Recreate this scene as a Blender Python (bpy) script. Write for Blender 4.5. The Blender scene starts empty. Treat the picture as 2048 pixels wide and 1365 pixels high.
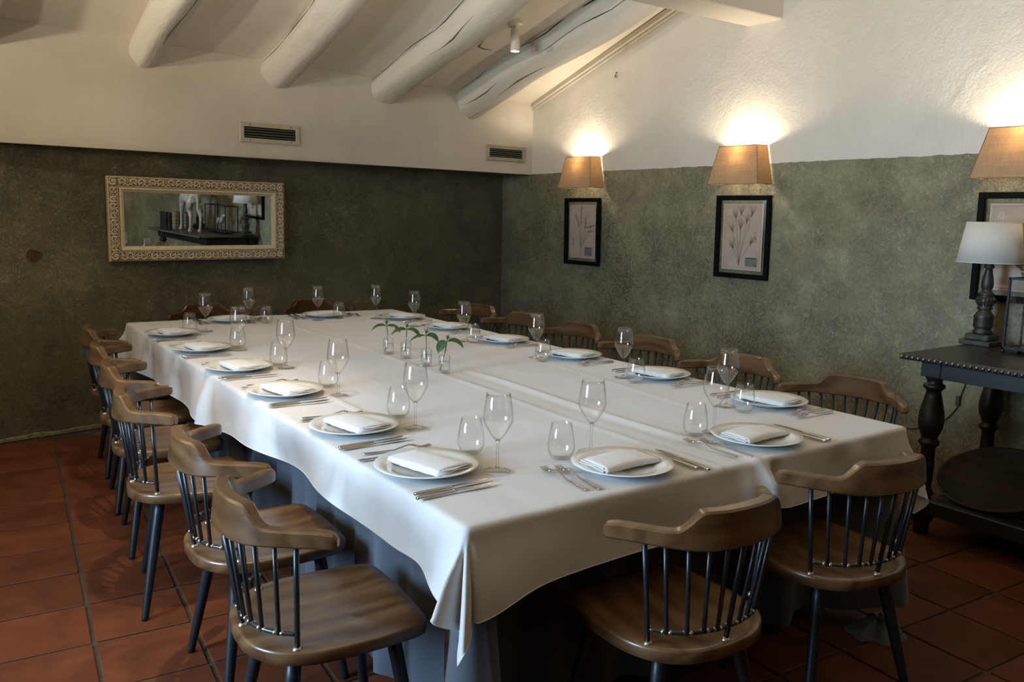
import bpy, bmesh, math, random
from mathutils import Vector, Matrix, noise

S = bpy.context.scene
COL = S.collection
PI = math.pi
R_ = math.radians
random.seed(7)

# ------------------------------------------------------------------ camera
cd = bpy.data.cameras.new('camera')
cam = bpy.data.objects.new('camera', cd)
COL.objects.link(cam)
FPX, YAW, PITCH, ROLL = 1660.62, 0.611, 0.151, 0.021
fw = Vector((math.sin(YAW) * math.cos(PITCH), math.cos(YAW) * math.cos(PITCH), -math.sin(PITCH)))
r0 = Vector((math.cos(YAW), -math.sin(YAW), 0))
u0 = r0.cross(fw)
rt = math.cos(ROLL) * r0 + math.sin(ROLL) * u0
up = -math.sin(ROLL) * r0 + math.cos(ROLL) * u0
cam.matrix_world = Matrix(((rt.x, up.x, -fw.x, 0), (rt.y, up.y, -fw.y, 0), (rt.z, up.z, -fw.z, 1.45), (0, 0, 0, 1)))
cd.sensor_fit = 'HORIZONTAL'
cd.sensor_width = 36.0
cd.lens = FPX / 2048 * 36.0
cd.clip_start = 0.05
S.camera = cam

# ------------------------------------------------------------------ world, daylight, exposure
w = bpy.data.worlds.new('world')
S.world = w
w.use_nodes = True
w.node_tree.nodes['Background'].inputs[0].default_value = (0.62, 0.78, 1.0, 1)
w.node_tree.nodes['Background'].inputs[1].default_value = 0.6
S.view_settings.view_transform = 'Standard'
S.view_settings.look = 'None'
S.view_settings.gamma = 1.0
S.view_settings.use_curve_mapping = False
S.view_settings.exposure = 0.0
S.cycles.use_denoising = True
S.cycles.max_bounces = 9
S.cycles.diffuse_bounces = 4
S.cycles.glossy_bounces = 5
S.cycles.transparent_max_bounces = 40
S.cycles.caustics_reflective = False
S.cycles.caustics_refractive = False
S.cycles.sample_clamp_indirect = 6.0


def lamp(name, kind, loc, energy, color, target=None, parent=None, **kw):
    l = bpy.data.lights.new(name, kind)
    l.energy = energy
    l.color = color
    for k, v in kw.items():
        setattr(l, k, v)
    o = bpy.data.objects.new(name, l)
    o.location = loc
    if target is not None:
        o.rotation_euler = (Vector(target) - Vector(loc)).to_track_quat('-Z', 'Y').to_euler()
    COL.objects.link(o)
    if parent:
        o.parent = parent
    return o


WARM = (1.0, 0.84, 0.62)
SPOTC = (1.0, 0.82, 0.60)
XL = -1.9
XW_ = 4.42
WIN_Y0, WIN_Y1, WIN_Z0, WIN_Z1 = 1.65, 2.75, 0.35, 2.40
# daylight falling through the window in the left wall
lamp('window_daylight', 'AREA', (XL - 0.34, (WIN_Y0 + WIN_Y1) / 2, 1.62), 88, (0.49, 0.73, 1.0),
     target=(3, (WIN_Y0 + WIN_Y1) / 2, 0.45), shape='RECTANGLE', size=1.04, size_y=1.5, spread=R_(100))
# warm ceiling lamps in the part of the room behind the camera
lamp('rear_ceiling_lamp', 'POINT', (0.9, -0.4, 2.75), 1.2, WARM, shadow_soft_size=0.06)
lamp('rear_ceiling_lamp', 'POINT', (3.3, -0.4, 2.75), 1.2, WARM, shadow_soft_size=0.06)
# added uplight in mid air, no fitting, brightening the sloping ceiling
lamp('ceiling_fill', 'SPOT', (2.0, 0.4, 1.9), 210, WARM, target=(2.0, 4.3, 3.85), spot_size=R_(56), spot_blend=0.9, shadow_soft_size=0.15)
# added unseen lights past the last wall lamp, brightening the right wall
for y_ in (0.25, -1.45):
    lamp('right_wall_fill', 'SPOT', (XW_ - 0.10, y_, 1.88), 22, WARM, target=(XW_ - 0.10, y_, 3.0), spot_size=R_(160), spot_blend=0.35, shadow_soft_size=0.05)
lamp('mirror_wall_fill', 'SPOT', (1.0, -2.4, 2.6), 70, SPOTC, target=(4.42, -1.9, 0.8), spot_size=R_(56), spot_blend=0.9, shadow_soft_size=0.05)  # added light without a source, brightening the right wall the mirror reflects
# uplight of the shaded wall lamps along the left wall, out of the picture
for y_ in (1.4, 3.1, 4.8):
    lamp('left_wall_uplight', 'SPOT', (XL + 0.14, y_, 1.92), 185, WARM, target=(XL + 1.0, y_ + .10, 3.1), spot_size=R_(128), spot_blend=0.45, shadow_soft_size=0.05)



# ------------------------------------------------------------------ materials
def newmat(name):
    m = bpy.data.materials.new(name)
    m.use_nodes = True
    nt = m.node_tree
    nt.nodes.clear()
    out = nt.nodes.new('ShaderNodeOutputMaterial')
    return m, nt, out


def N(nt, t, **kw):
    n = nt.nodes.new(t)
    for k, v in kw.items():
        if k == 'inp':
            for kk, vv in v.items():
                n.inputs[kk].default_value = vv
        else:
            setattr(n, k, v)
    return n


def ramp(nt, fac, stops):
    n = nt.nodes.new('ShaderNodeValToRGB')
    cr = n.color_ramp
    while len(cr.elements) < len(stops):
        cr.elements.new(0.5)
    for e, (p, c) in zip(cr.elements, stops):
        e.position = p
        e.color = (*c, 1)
    nt.links.new(fac, n.inputs[0])
    return n.outputs[0]


def coords(nt, kind='Object', scale=(1, 1, 1), loc=(0, 0, 0), rnd=False):
    tc = N(nt, 'ShaderNodeTexCoord')
    mp = N(nt, 'ShaderNodeMapping')
    mp.inputs['Scale'].default_value = scale
    mp.inputs['Location'].default_value = loc
    nt.links.new(tc.outputs[kind], mp.inputs[0])
    if rnd:
        oi = N(nt, 'ShaderNodeObjectInfo')
        ml = N(nt, 'ShaderNodeVectorMath', operation='SCALE')
        ml.inputs[0].default_value = (13.0, 7.0, 5.0)
        nt.links.new(oi.outputs['Random'], ml.inputs['Scale'])
        ad = N(nt, 'ShaderNodeVectorMath', operation='ADD')
        nt.links.new(mp.outputs[0], ad.inputs[0])
        nt.links.new(ml.outputs[0], ad.inputs[1])
        return ad.outputs[0]
    return mp.outputs[0]


def noise_n(nt, vec, scale, detail=3, rough=0.5, dist=0.0):
    n = N(nt, 'ShaderNodeTexNoise')
    n.inputs['Scale'].default_value = scale
    n.inputs['Detail'].default_value = detail
    n.inputs['Roughness'].default_value = rough
    n.inputs['Distortion'].default_value = dist
    if vec is not None:
        nt.links.new(vec, n.inputs['Vector'])
    return n.outputs[0]


def principled(nt, out, base=None, rough=0.5, metal=0.0, spec=0.5, bump=None, bstr=0.2, bdist=0.01, **kw):
    b = N(nt, 'ShaderNodeBsdfPrincipled')
    if isinstance(base, tuple):
        b.inputs['Base Color'].default_value = (*base, 1)
    elif base is not None:
        nt.links.new(base, b.inputs['Base Color'])
    if isinstance(rough, (int, float)):
        b.inputs['Roughness'].default_value = rough
    else:
        nt.links.new(rough, b.inputs['Roughness'])
    b.inputs['Metallic'].default_value = metal
    b.inputs['Specular IOR Level'].default_value = spec
    for k, v in kw.items():
        b.inputs[k].default_value = v
    if bump is not None:
        bn = N(nt, 'ShaderNodeBump')
        bn.inputs['Strength'].default_value = bstr
        bn.inputs['Distance'].default_value = bdist
        nt.links.new(bump, bn.inputs['Height'])
        nt.links.new(bn.outputs[0], b.inputs['Normal'])
    nt.links.new(b.outputs[0], out.inputs[0])
    return b


def simple(name, col, rough=0.5, metal=0.0, spec=0.5, var=0.0, scale=20, bstr=0.0, bdist=0.002, **kw):
    m, nt, out = newmat(name)
    v = coords(nt, rnd=True)
    n = noise_n(nt, v, scale, 4, 0.6)
    c0 = tuple(max(0, x * (1 - var)) for x in col)
    c1 = tuple(min(1, x * (1 + var)) for x in col)
    c = ramp(nt, n, [(0.3, c0), (0.7, c1)])
    principled(nt, out, c, rough, metal, spec, n if bstr else None, bstr, bdist, **kw)
    return m


def mix_col(nt, fac, a, b, mode='MIX'):
    n = N(nt, 'ShaderNodeMix', data_type='RGBA', blend_type=mode)
    if isinstance(fac, (int, float)):
        n.inputs[0].default_value = fac
    else:
        nt.links.new(fac, n.inputs[0])
    for i, x in ((6, a), (7, b)):
        if isinstance(x, tuple):
            n.inputs[i].default_value = (*x, 1)
        else:
            nt.links.new(x, n.inputs[i])
    return n.outputs[2]


def math_n(nt, op, a, b=None):
    n = N(nt, 'ShaderNodeMath', operation=op)
    for i, x in ((0, a), (1, b)):
        if x is None:
            continue
        if isinstance(x, (int, float)):
            n.inputs[i].default_value = x
        else:
            nt.links.new(x, n.inputs[i])
    return n.outputs[0]


def plaster_nodes(nt):
    """height and colour of trowelled olive plaster"""
    v = coords(nt, 'Object')
    big = noise_n(nt, v, 1.5, 4, 0.6, 0.2)
    mid = noise_n(nt, v, 5.0, 5, 0.66, 0.25)
    fine = noise_n(nt, v, 70, 4, 0.7, 0.4)
    st = noise_n(nt, v, 9, 5, 0.62, 2.6)
    st2 = noise_n(nt, v, 19, 4, 0.6, 3.2)

    def ridge(n, w_):
        a = math_n(nt, 'ABSOLUTE', math_n(nt, 'SUBTRACT', n, 0.5))
        return ramp(nt, a, [(0.0, (1, 1, 1)), (w_, (0, 0, 0))])
    rd = math_n(nt, 'MAXIMUM', ridge(st, 0.030), math_n(nt, 'MULTIPLY', ridge(st2, 0.035), 0.8))
    c1 = ramp(nt, big, [(0.30, (0.066, 0.058, 0.024)), (0.5, (0.118, 0.107, 0.052)), (0.70, (0.205, 0.190, 0.108))])
    c2 = ramp(nt, mid, [(0.28, (0.52, 0.52, 0.50)), (0.5, (0.95, 0.95, 0.95)), (0.72, (1.5, 1.5, 1.45))])
    c = mix_col(nt, 1.0, c1, c2, 'MULTIPLY')
    grain = ramp(nt, fine, [(0.5, (0, 0, 0)), (0.62, (1, 1, 1))])
    c = mix_col(nt, math_n(nt, 'MULTIPLY', grain, 0.28), c, (0.36, 0.33, 0.21))
    c = mix_col(nt, math_n(nt, 'MULTIPLY', rd, 0.42), c, (0.42, 0.39, 0.26))  # trowel ridges lightened, glints of light put into the colour
    h = math_n(nt, 'ADD', math_n(nt, 'MULTIPLY', mid, 0.7), math_n(nt, 'MULTIPLY', fine, 0.16))
    h = math_n(nt, 'ADD', h, math_n(nt, 'MULTIPLY', rd, 0.20))
    return v, c, h


def white_nodes(nt, v):
    n1 = noise_n(nt, v, 2.2, 4, 0.6)
    c = ramp(nt, n1, [(0.3, (0.60, 0.555, 0.475)), (0.7, (0.68, 0.635, 0.555))])
    a = noise_n(nt, v, 6, 6, 0.6, 0.5)
    sw = noise_n(nt, v, 6.5, 3, 0.5, 2.8)
    rd = ramp(nt, math_n(nt, 'ABSOLUTE', math_n(nt, 'SUBTRACT', sw, 0.5)), [(0.0, (1, 1, 1)), (0.02, (0, 0, 0))])
    a = math_n(nt, 'ADD', a, math_n(nt, 'MULTIPLY', rd, 0.05))
    b = noise_n(nt, v, 60, 3, 0.6, 0.6)
    h = math_n(nt, 'ADD', math_n(nt, 'MULTIPLY', a, 0.55), math_n(nt, 'MULTIPLY', b, 0.16))
    return c, h


M = {}


def build_materials():
    # olive plaster (back wall)
    m, nt, out = newmat('olive_plaster')
    v, c, h = plaster_nodes(nt)
    principled(nt, out, c, 0.46, 0, 0.8, h, 1.0, 0.022)
    M['olive'] = m
    # right wall: olive below the paint line, white above
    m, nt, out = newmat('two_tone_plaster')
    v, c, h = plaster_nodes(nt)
    c = mix_col(nt, 1.0, c, (1.32, 1.32, 1.36), 'MULTIPLY')  # olive lightened: window light on the right wall put into the colour
    wc, wh = white_nodes(nt, v)
    sp = N(nt, 'ShaderNodeSeparateXYZ')
    nt.links.new(v, sp.inputs[0])
    edge = noise_n(nt, v, 14, 3, 0.6)
    zz = math_n(nt, 'ADD', sp.outputs[2], math_n(nt, 'MULTIPLY', math_n(nt, 'SUBTRACT', edge, 0.5), 0.016))
    f = math_n(nt, 'GREATER_THAN', zz, 1.808)
    cc = mix_col(nt, f, c, wc)
    hm = N(nt, 'ShaderNodeMix')
    nt.links.new(f, hm.inputs[0])
    nt.links.new(h, hm.inputs[2])
    nt.links.new(wh, hm.inputs[3])
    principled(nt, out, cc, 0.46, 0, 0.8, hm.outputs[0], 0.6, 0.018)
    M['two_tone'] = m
    # white paint
    m, nt, out = newmat('white_limewash')
    v = coords(nt)
    c, h = white_nodes(nt, v)
    principled(nt, out, c, 0.65, 0, 0.3, h, 0.3, 0.012)
    M['white'] = m
    m, nt, out = newmat('ceiling_limewash')
    v = coords(nt)
    c, h = white_nodes(nt, v)
    c = mix_col(nt, 1.0, c, (1.2, 1.2, 1.2), 'MULTIPLY')
    principled(nt, out, c, 0.7, 0, 0.25, h, 0.2, 0.008)
    M['ceiling'] = m
    m, nt, out = newmat('beam_paint')
    v = coords(nt, scale=(1, 0.12, 1))
    n1 = noise_n(nt, v, 9, 5, 0.65, 0.5)
    c = ramp(nt, n1, [(0.2, (0.50, 0.48, 0.42)), (0.4, (0.58, 0.56, 0.50)), (0.75, (0.62, 0.60, 0.54))])
    principled(nt, out, c, 0.6, 0, 0.3, n1, 0.5, 0.02)
    M['beam'] = m
    M['crack'] = simple('dark_crack', (0.05, 0.04, 0.03), 0.9)
    # terracotta
    m, nt, out = newmat('terracotta')
    v = coords(nt, 'Object', rnd=True)
    a = noise_n(nt, v, 5, 5, 0.6, 0.3)
    b = noise_n(nt, v, 60, 3, 0.6)
    c1 = ramp(nt, a, [(0.3, (0.072, 0.021, 0.009)), (0.55, (0.105, 0.031, 0.013)), (0.75, (0.140, 0.045, 0.019))])
    oi = N(nt, 'ShaderNodeObjectInfo')
    tint = ramp(nt, oi.outputs['Random'], [(0, (0.8, 0.8, 0.8)), (1, (1.18, 1.15, 1.1))])
    c = mix_col(nt, 1.0, c1, tint, 'MULTIPLY')
    rr = ramp(nt, a, [(0.3, (0.5,) * 3), (0.7, (0.68,) * 3)])
    principled(nt, out, c, rr, 0, 0.2, math_n(nt, 'ADD', a, math_n(nt, 'MULTIPLY', b, 0.3)), 0.25, 0.006)
    M['terracotta'] = m
    m, nt, out = newmat('grout')
    v = coords(nt)
    a = noise_n(nt, v, 3.5, 5, 0.7)
    c = ramp(nt, a, [(0.35, (0.035, 0.030, 0.024)), (0.6, (0.06, 0.053, 0.043)), (0.8, (0.17, 0.16, 0.14))])
    principled(nt, out, c, 0.9, 0, 0.2, noise_n(nt, v, 120, 3), 0.5, 0.004)
    M['grout'] = m

    # woods
    def wood(name, dark, light, rough, axis=0, sc=7.0, spec=0.5, coat=0.0):
        m, nt, out = newmat(name)
        s = [1.0, 1.0, 1.0]
        s[axis] = 0.09
        v = coords(nt, 'Object', tuple(s), rnd=True)
        a = noise_n(nt, v, sc * 2.2, 5, 0.6, 0.8)
        wv = N(nt, 'ShaderNodeTexWave', wave_type='BANDS', bands_direction='DIAGONAL')
        wv.inputs['Scale'].default_value = sc
        wv.inputs['Distortion'].default_value = 7
        wv.inputs['Detail'].default_value = 3
        wv.inputs['Detail Scale'].default_value = 1.4
        nt.links.new(v, wv.inputs['Vector'])
        f = math_n(nt, 'ADD', math_n(nt, 'MULTIPLY', a, 0.75), math_n(nt, 'MULTIPLY', wv.outputs[0], 0.25))
        c = ramp(nt, f, [(0.28, dark), (0.72, light)])
        b = principled(nt, out, c, rough, 0, spec, f, 0.12, 0.002)
        b.inputs['Coat Weight'].default_value = coat
        b.inputs['Coat Roughness'].default_value = 0.25
        return m
    M['wood'] = wood('walnut_stain', (0.062, 0.029, 0.011), (0.170, 0.090, 0.038), 0.33, 0, 7, 0.5, 0.45)
    M['rail'] = wood('walnut_rail', (0.068, 0.032, 0.012), (0.150, 0.079, 0.033), 0.29, 1, 7, 0.5, 0.25)
    M['black_wood'] = wood('black_brown_wood', (0.008, 0.007, 0.007), (0.022, 0.018, 0.016), 0.42, 1, 6, 0.5)
    M['top_wood'] = wood('sideboard_top_wood', (0.012, 0.010, 0.009), (0.028, 0.022, 0.018), 0.34, 1, 6, 0.5)
    M['dark_wood'] = wood('dark_bowl_wood', (0.020, 0.013, 0.008), (0.045, 0.028, 0.018), 0.55, 1, 5, 0.4)
    M['lamp_wood'] = wood('grey_turned_wood', (0.014, 0.012, 0.010), (0.055, 0.047, 0.039), 0.45, 2, 9, 0.5)
    M['pale_wood'] = wood('pale_carved_wood', (0.30, 0.25, 0.19), (0.55, 0.49, 0.40), 0.6, 2, 6, 0.3)
    M['twig'] = wood('twig_bark', (0.10, 0.065, 0.035), (0.28, 0.19, 0.10), 0.7, 0, 20, 0.3)
    M['metal_black'] = simple('black_lacquered_steel', (0.012, 0.016, 0.020), 0.33, 0.0, 0.6, 0.2)
    M['leg_black'] = simple('black_lacquered_leg', (0.010, 0.013, 0.017), 0.42, 0.0, 0.5, 0.25)
    M['weld'] = simple('bare_weld_metal', (0.42, 0.38, 0.32), 0.32, 0.9, 0.5, 0.3, 300)
    M['stud'] = simple('pewter_stud', (0.20, 0.18, 0.16), 0.3, 0.9, 0.5, 0.2)
    M['steel'] = simple('cutlery_steel', (0.52, 0.50, 0.47), 0.2, 1.0, 0.5, 0.05)
    M['frame_black'] = simple('black_frame_wood', (0.004, 0.004, 0.0045), 0.6, 0, 0.08, 0.2)

    # cloth
    def cloth(name, col, weave=900, rough=0.85, crease=0.0, sheen=0.2):
        m, nt, out = newmat(name)
        v = coords(nt)
        n1 = noise_n(nt, coords(nt, scale=(1, 0.25, 1)), 7, 4, 0.55, 0.6)
        h = math_n(nt, 'ADD', math_n(nt, 'MULTIPLY', noise_n(nt, v, 420, 2), 0.02), math_n(nt, 'MULTIPLY', n1, crease))
        c = ramp(nt, n1, [(0.3, tuple(x * 0.97 for x in col)), (0.7, col)])
        b = principled(nt, out, c, rough, 0, 0.25, h, 0.35, 0.01)
        b.inputs['Sheen Weight'].default_value = sheen
        return m
    M['linen'] = cloth('white_linen', (0.60, 0.595, 0.59), crease=0.55)
    M['napkin'] = cloth('white_napkin_cotton', (0.70, 0.695, 0.685), crease=0.2)
    M['skirt'] = cloth('slate_grey_cloth', (0.072, 0.082, 0.100), crease=0.3)
    M['porcelain'] = simple('white_porcelain', (0.72, 0.735, 0.72), 0.12, 0, 0.5, 0.01, 3)

    # thin clear glass (walls far thinner than they are wide: light passes straight through)
    def glass(name, tint=(1.0, 1.0, 1.0), f0=0.045, power=4.0, top=0.75, rim=(0.50, 0.52, 0.50), rp=5.0):
        m, nt, out = newmat(name)
        lw = N(nt, 'ShaderNodeLayerWeight')
        lw.inputs['Blend'].default_value = 0.5
        f = math_n(nt, 'POWER', lw.outputs['Facing'], power)
        f = math_n(nt, 'ADD', math_n(nt, 'MULTIPLY', f, top - f0), f0)
        tr = N(nt, 'ShaderNodeBsdfTransparent')
        edge = math_n(nt, 'POWER', lw.outputs['Facing'], rp)
        tc = mix_col(nt, edge, tint, rim)
        nt.links.new(tc, tr.inputs[0])
        gl = N(nt, 'ShaderNodeBsdfGlossy')
        gl.inputs['Roughness'].default_value = 0.02
        gl.inputs['Color'].default_value = (0.95, 0.97, 1, 1)
        mx = N(nt, 'ShaderNodeMixShader')
        nt.links.new(f, mx.inputs[0])
        nt.links.new(tr.outputs[0], mx.inputs[1])
        nt.links.new(gl.outputs[0], mx.inputs[2])
        nt.links.new(mx.outputs[0], out.inputs[0])
        return m
    M['glass'] = glass('clear_glass')
    M['stem_glass'] = glass('solid_stem_glass', f0=0.03, rim=(0.25, 0.235, 0.20), rp=1.8)
    M['pane'] = glass('flat_pane_glass', f0=0.03, power=4.5)
    M['water'] = glass('still_water', (0.985, 0.99, 0.985), 0.02, 4.0)
    m, nt, out = newmat('mirror_silver')
    g = N(nt, 'ShaderNodeBsdfGlossy')
    g.inputs['Roughness'].default_value = 0.0
    g.inputs['Color'].default_value = (0.86, 0.88, 0.86, 1)
    nt.links.new(g.outputs[0], out.inputs[0])
    M['mirror'] = m

    # lamp shades
    def shade(name, col, trans, weave=0.78):
        m, nt, out = newmat(name)
        v = coords(nt, 'Object', (1, 1, 1))
        wv1 = noise_n(nt, coords(nt, scale=(1, 1, 0.03)), 130, 2)
        wv2 = noise_n(nt, coords(nt, scale=(0.03, 0.03, 1)), 170, 2)
        f = math_n(nt, 'MULTIPLY', math_n(nt, 'ADD', wv1, wv2), 0.5)
        c = ramp(nt, f, [(0.35, tuple(x * weave for x in col)), (0.65, col)])
        d = N(nt, 'ShaderNodeBsdfDiffuse')
        t = N(nt, 'ShaderNodeBsdfTranslucent')
        nt.links.new(c, d.inputs[0])
        nt.links.new(c, t.inputs[0])
        mx = N(nt, 'ShaderNodeMixShader')
        mx.inputs[0].default_value = trans
        nt.links.new(d.outputs[0], mx.inputs[1])
        nt.links.new(t.outputs[0], mx.inputs[2])
        nt.links.new(mx.outputs[0], out.inputs[0])
        return m
    M['linen_shade'] = shade('natural_linen_shade', (0.64, 0.47, 0.29), 0.42)
    M['white_shade'] = shade('white_cotton_shade', (0.86, 0.83, 0.76), 0.30, 0.94)
    M['seam'] = simple('shade_seam', (0.30, 0.20, 0.11), 0.8)

    def emit(name, col, st):
        m, nt, out = newmat(name)
        e = N(nt, 'ShaderNodeEmission')
        bb = ramp(nt, noise_n(nt, coords(nt), 3), [(0.3, col), (0.7, col)])
        nt.links.new(bb, e.inputs[0])
        e.inputs[1].default_value = st
        nt.links.new(e.outputs[0], out.inputs[0])
        return m
    M['bulb'] = emit('warm_bulb', (1.0, 0.78, 0.48), 18.0)
    M['spot_lens'] = emit('spot_lens_glow', (1.0, 0.92, 0.75), 22.0)

    M['cream_frame'] = simple('cream_carved_gesso', (0.70, 0.60, 0.43), 0.55, 0, 0.3, 0.14, 60)
    M['frame_wash'] = simple('brown_wash_in_carving', (0.20, 0.15, 0.09), 0.75, 0, 0.3, 0.35, 50)
    M['vent_cream'] = simple('cream_vent_enamel', (0.50, 0.45, 0.33), 0.45, 0, 0.4, 0.06)
    M['vent_grey'] = simple('grey_vent_enamel', (0.36, 0.33, 0.25), 0.5, 0, 0.4, 0.1)
    M['slat'] = simple('vent_slat_metal', (0.16, 0.16, 0.12), 0.5, 0.2, 0.4, 0.1)
    M['black'] = simple('black_void', (0.006, 0.006, 0.006), 0.9)
    M['white_metal'] = simple('white_spot_enamel', (0.68, 0.64, 0.56), 0.4, 0, 0.5, 0.03)
    M['white_plastic'] = simple('white_socket_plastic', (0.62, 0.60, 0.56), 0.35, 0, 0.5, 0.03)
    M['cable'] = simple('dark_cable', (0.025, 0.020, 0.014), 0.5)
    M['brick'] = simple('exposed_brick', (0.10, 0.055, 0.030), 0.9, 0, 0.2, 0.3, 30, 0.5, 0.01)
    M['orange'] = simple('orange_tip', (0.5, 0.14, 0.03), 0.6)
    M['white_strip'] = simple('worn_white_strip', (0.24, 0.22, 0.15), 0.8, 0, 0.2, 0.6, 45)
    M['leaf'] = simple('deep_green_leaf', (0.030, 0.085, 0.028), 0.35, 0, 0.5, 0.35, 40)
    M['young_leaf'] = simple('young_green_leaf', (0.07, 0.16, 0.05), 0.4, 0, 0.5, 0.25, 40)
    M['stem'] = simple('green_stem', (0.09, 0.16, 0.05), 0.5, 0, 0.4, 0.2)
    M['paper'] = simple('aged_paper', (0.52, 0.405, 0.32), 0.8, 0, 0.2, 0.10, 7)
    M['paper_edge'] = simple('paper_margin', (0.60, 0.52, 0.42), 0.8, 0, 0.2, 0.05)
    M['ink_brown'] = simple('brown_plant_ink', (0.17, 0.105, 0.05), 0.85, 0, 0.1, 0.3, 60)
    M['ink_dark'] = simple('dark_plant_ink', (0.075, 0.055, 0.035), 0.85, 0, 0.1, 0.3, 60)
    M['stamp'] = simple('grey_print_block', (0.24, 0.215, 0.20), 0.85, 0, 0.1, 0.1)
    M['ink_red'] = simple('reddish_rule_line', (0.30, 0.16, 0.11), 0.85)
    M['seal'] = simple('pale_seal', (0.60, 0.55, 0.47), 0.8, 0, 0.2, 0.1)
    M['book_dark'] = simple('dark_leather', (0.022, 0.018, 0.016), 0.5, 0, 0.4, 0.3)
    M['book_brown'] = simple('brown_leather', (0.10, 0.055, 0.028), 0.55, 0, 0.4, 0.3)
    M['book_pale'] = simple('parchment_cover', (0.42, 0.36, 0.27), 0.7, 0, 0.3, 0.15)
    M['pages'] = simple('page_edges', (0.50, 0.44, 0.34), 0.85, 0, 0.2, 0.2, 120)
    M['lantern_iron'] = simple('blue_black_iron', (0.012, 0.019, 0.030), 0.35, 0.3, 0.5, 0.2)
    M['window_white'] = simple('white_window_paint', (0.65, 0.63, 0.58), 0.5, 0, 0.4, 0.05)


build_materials()


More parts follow.
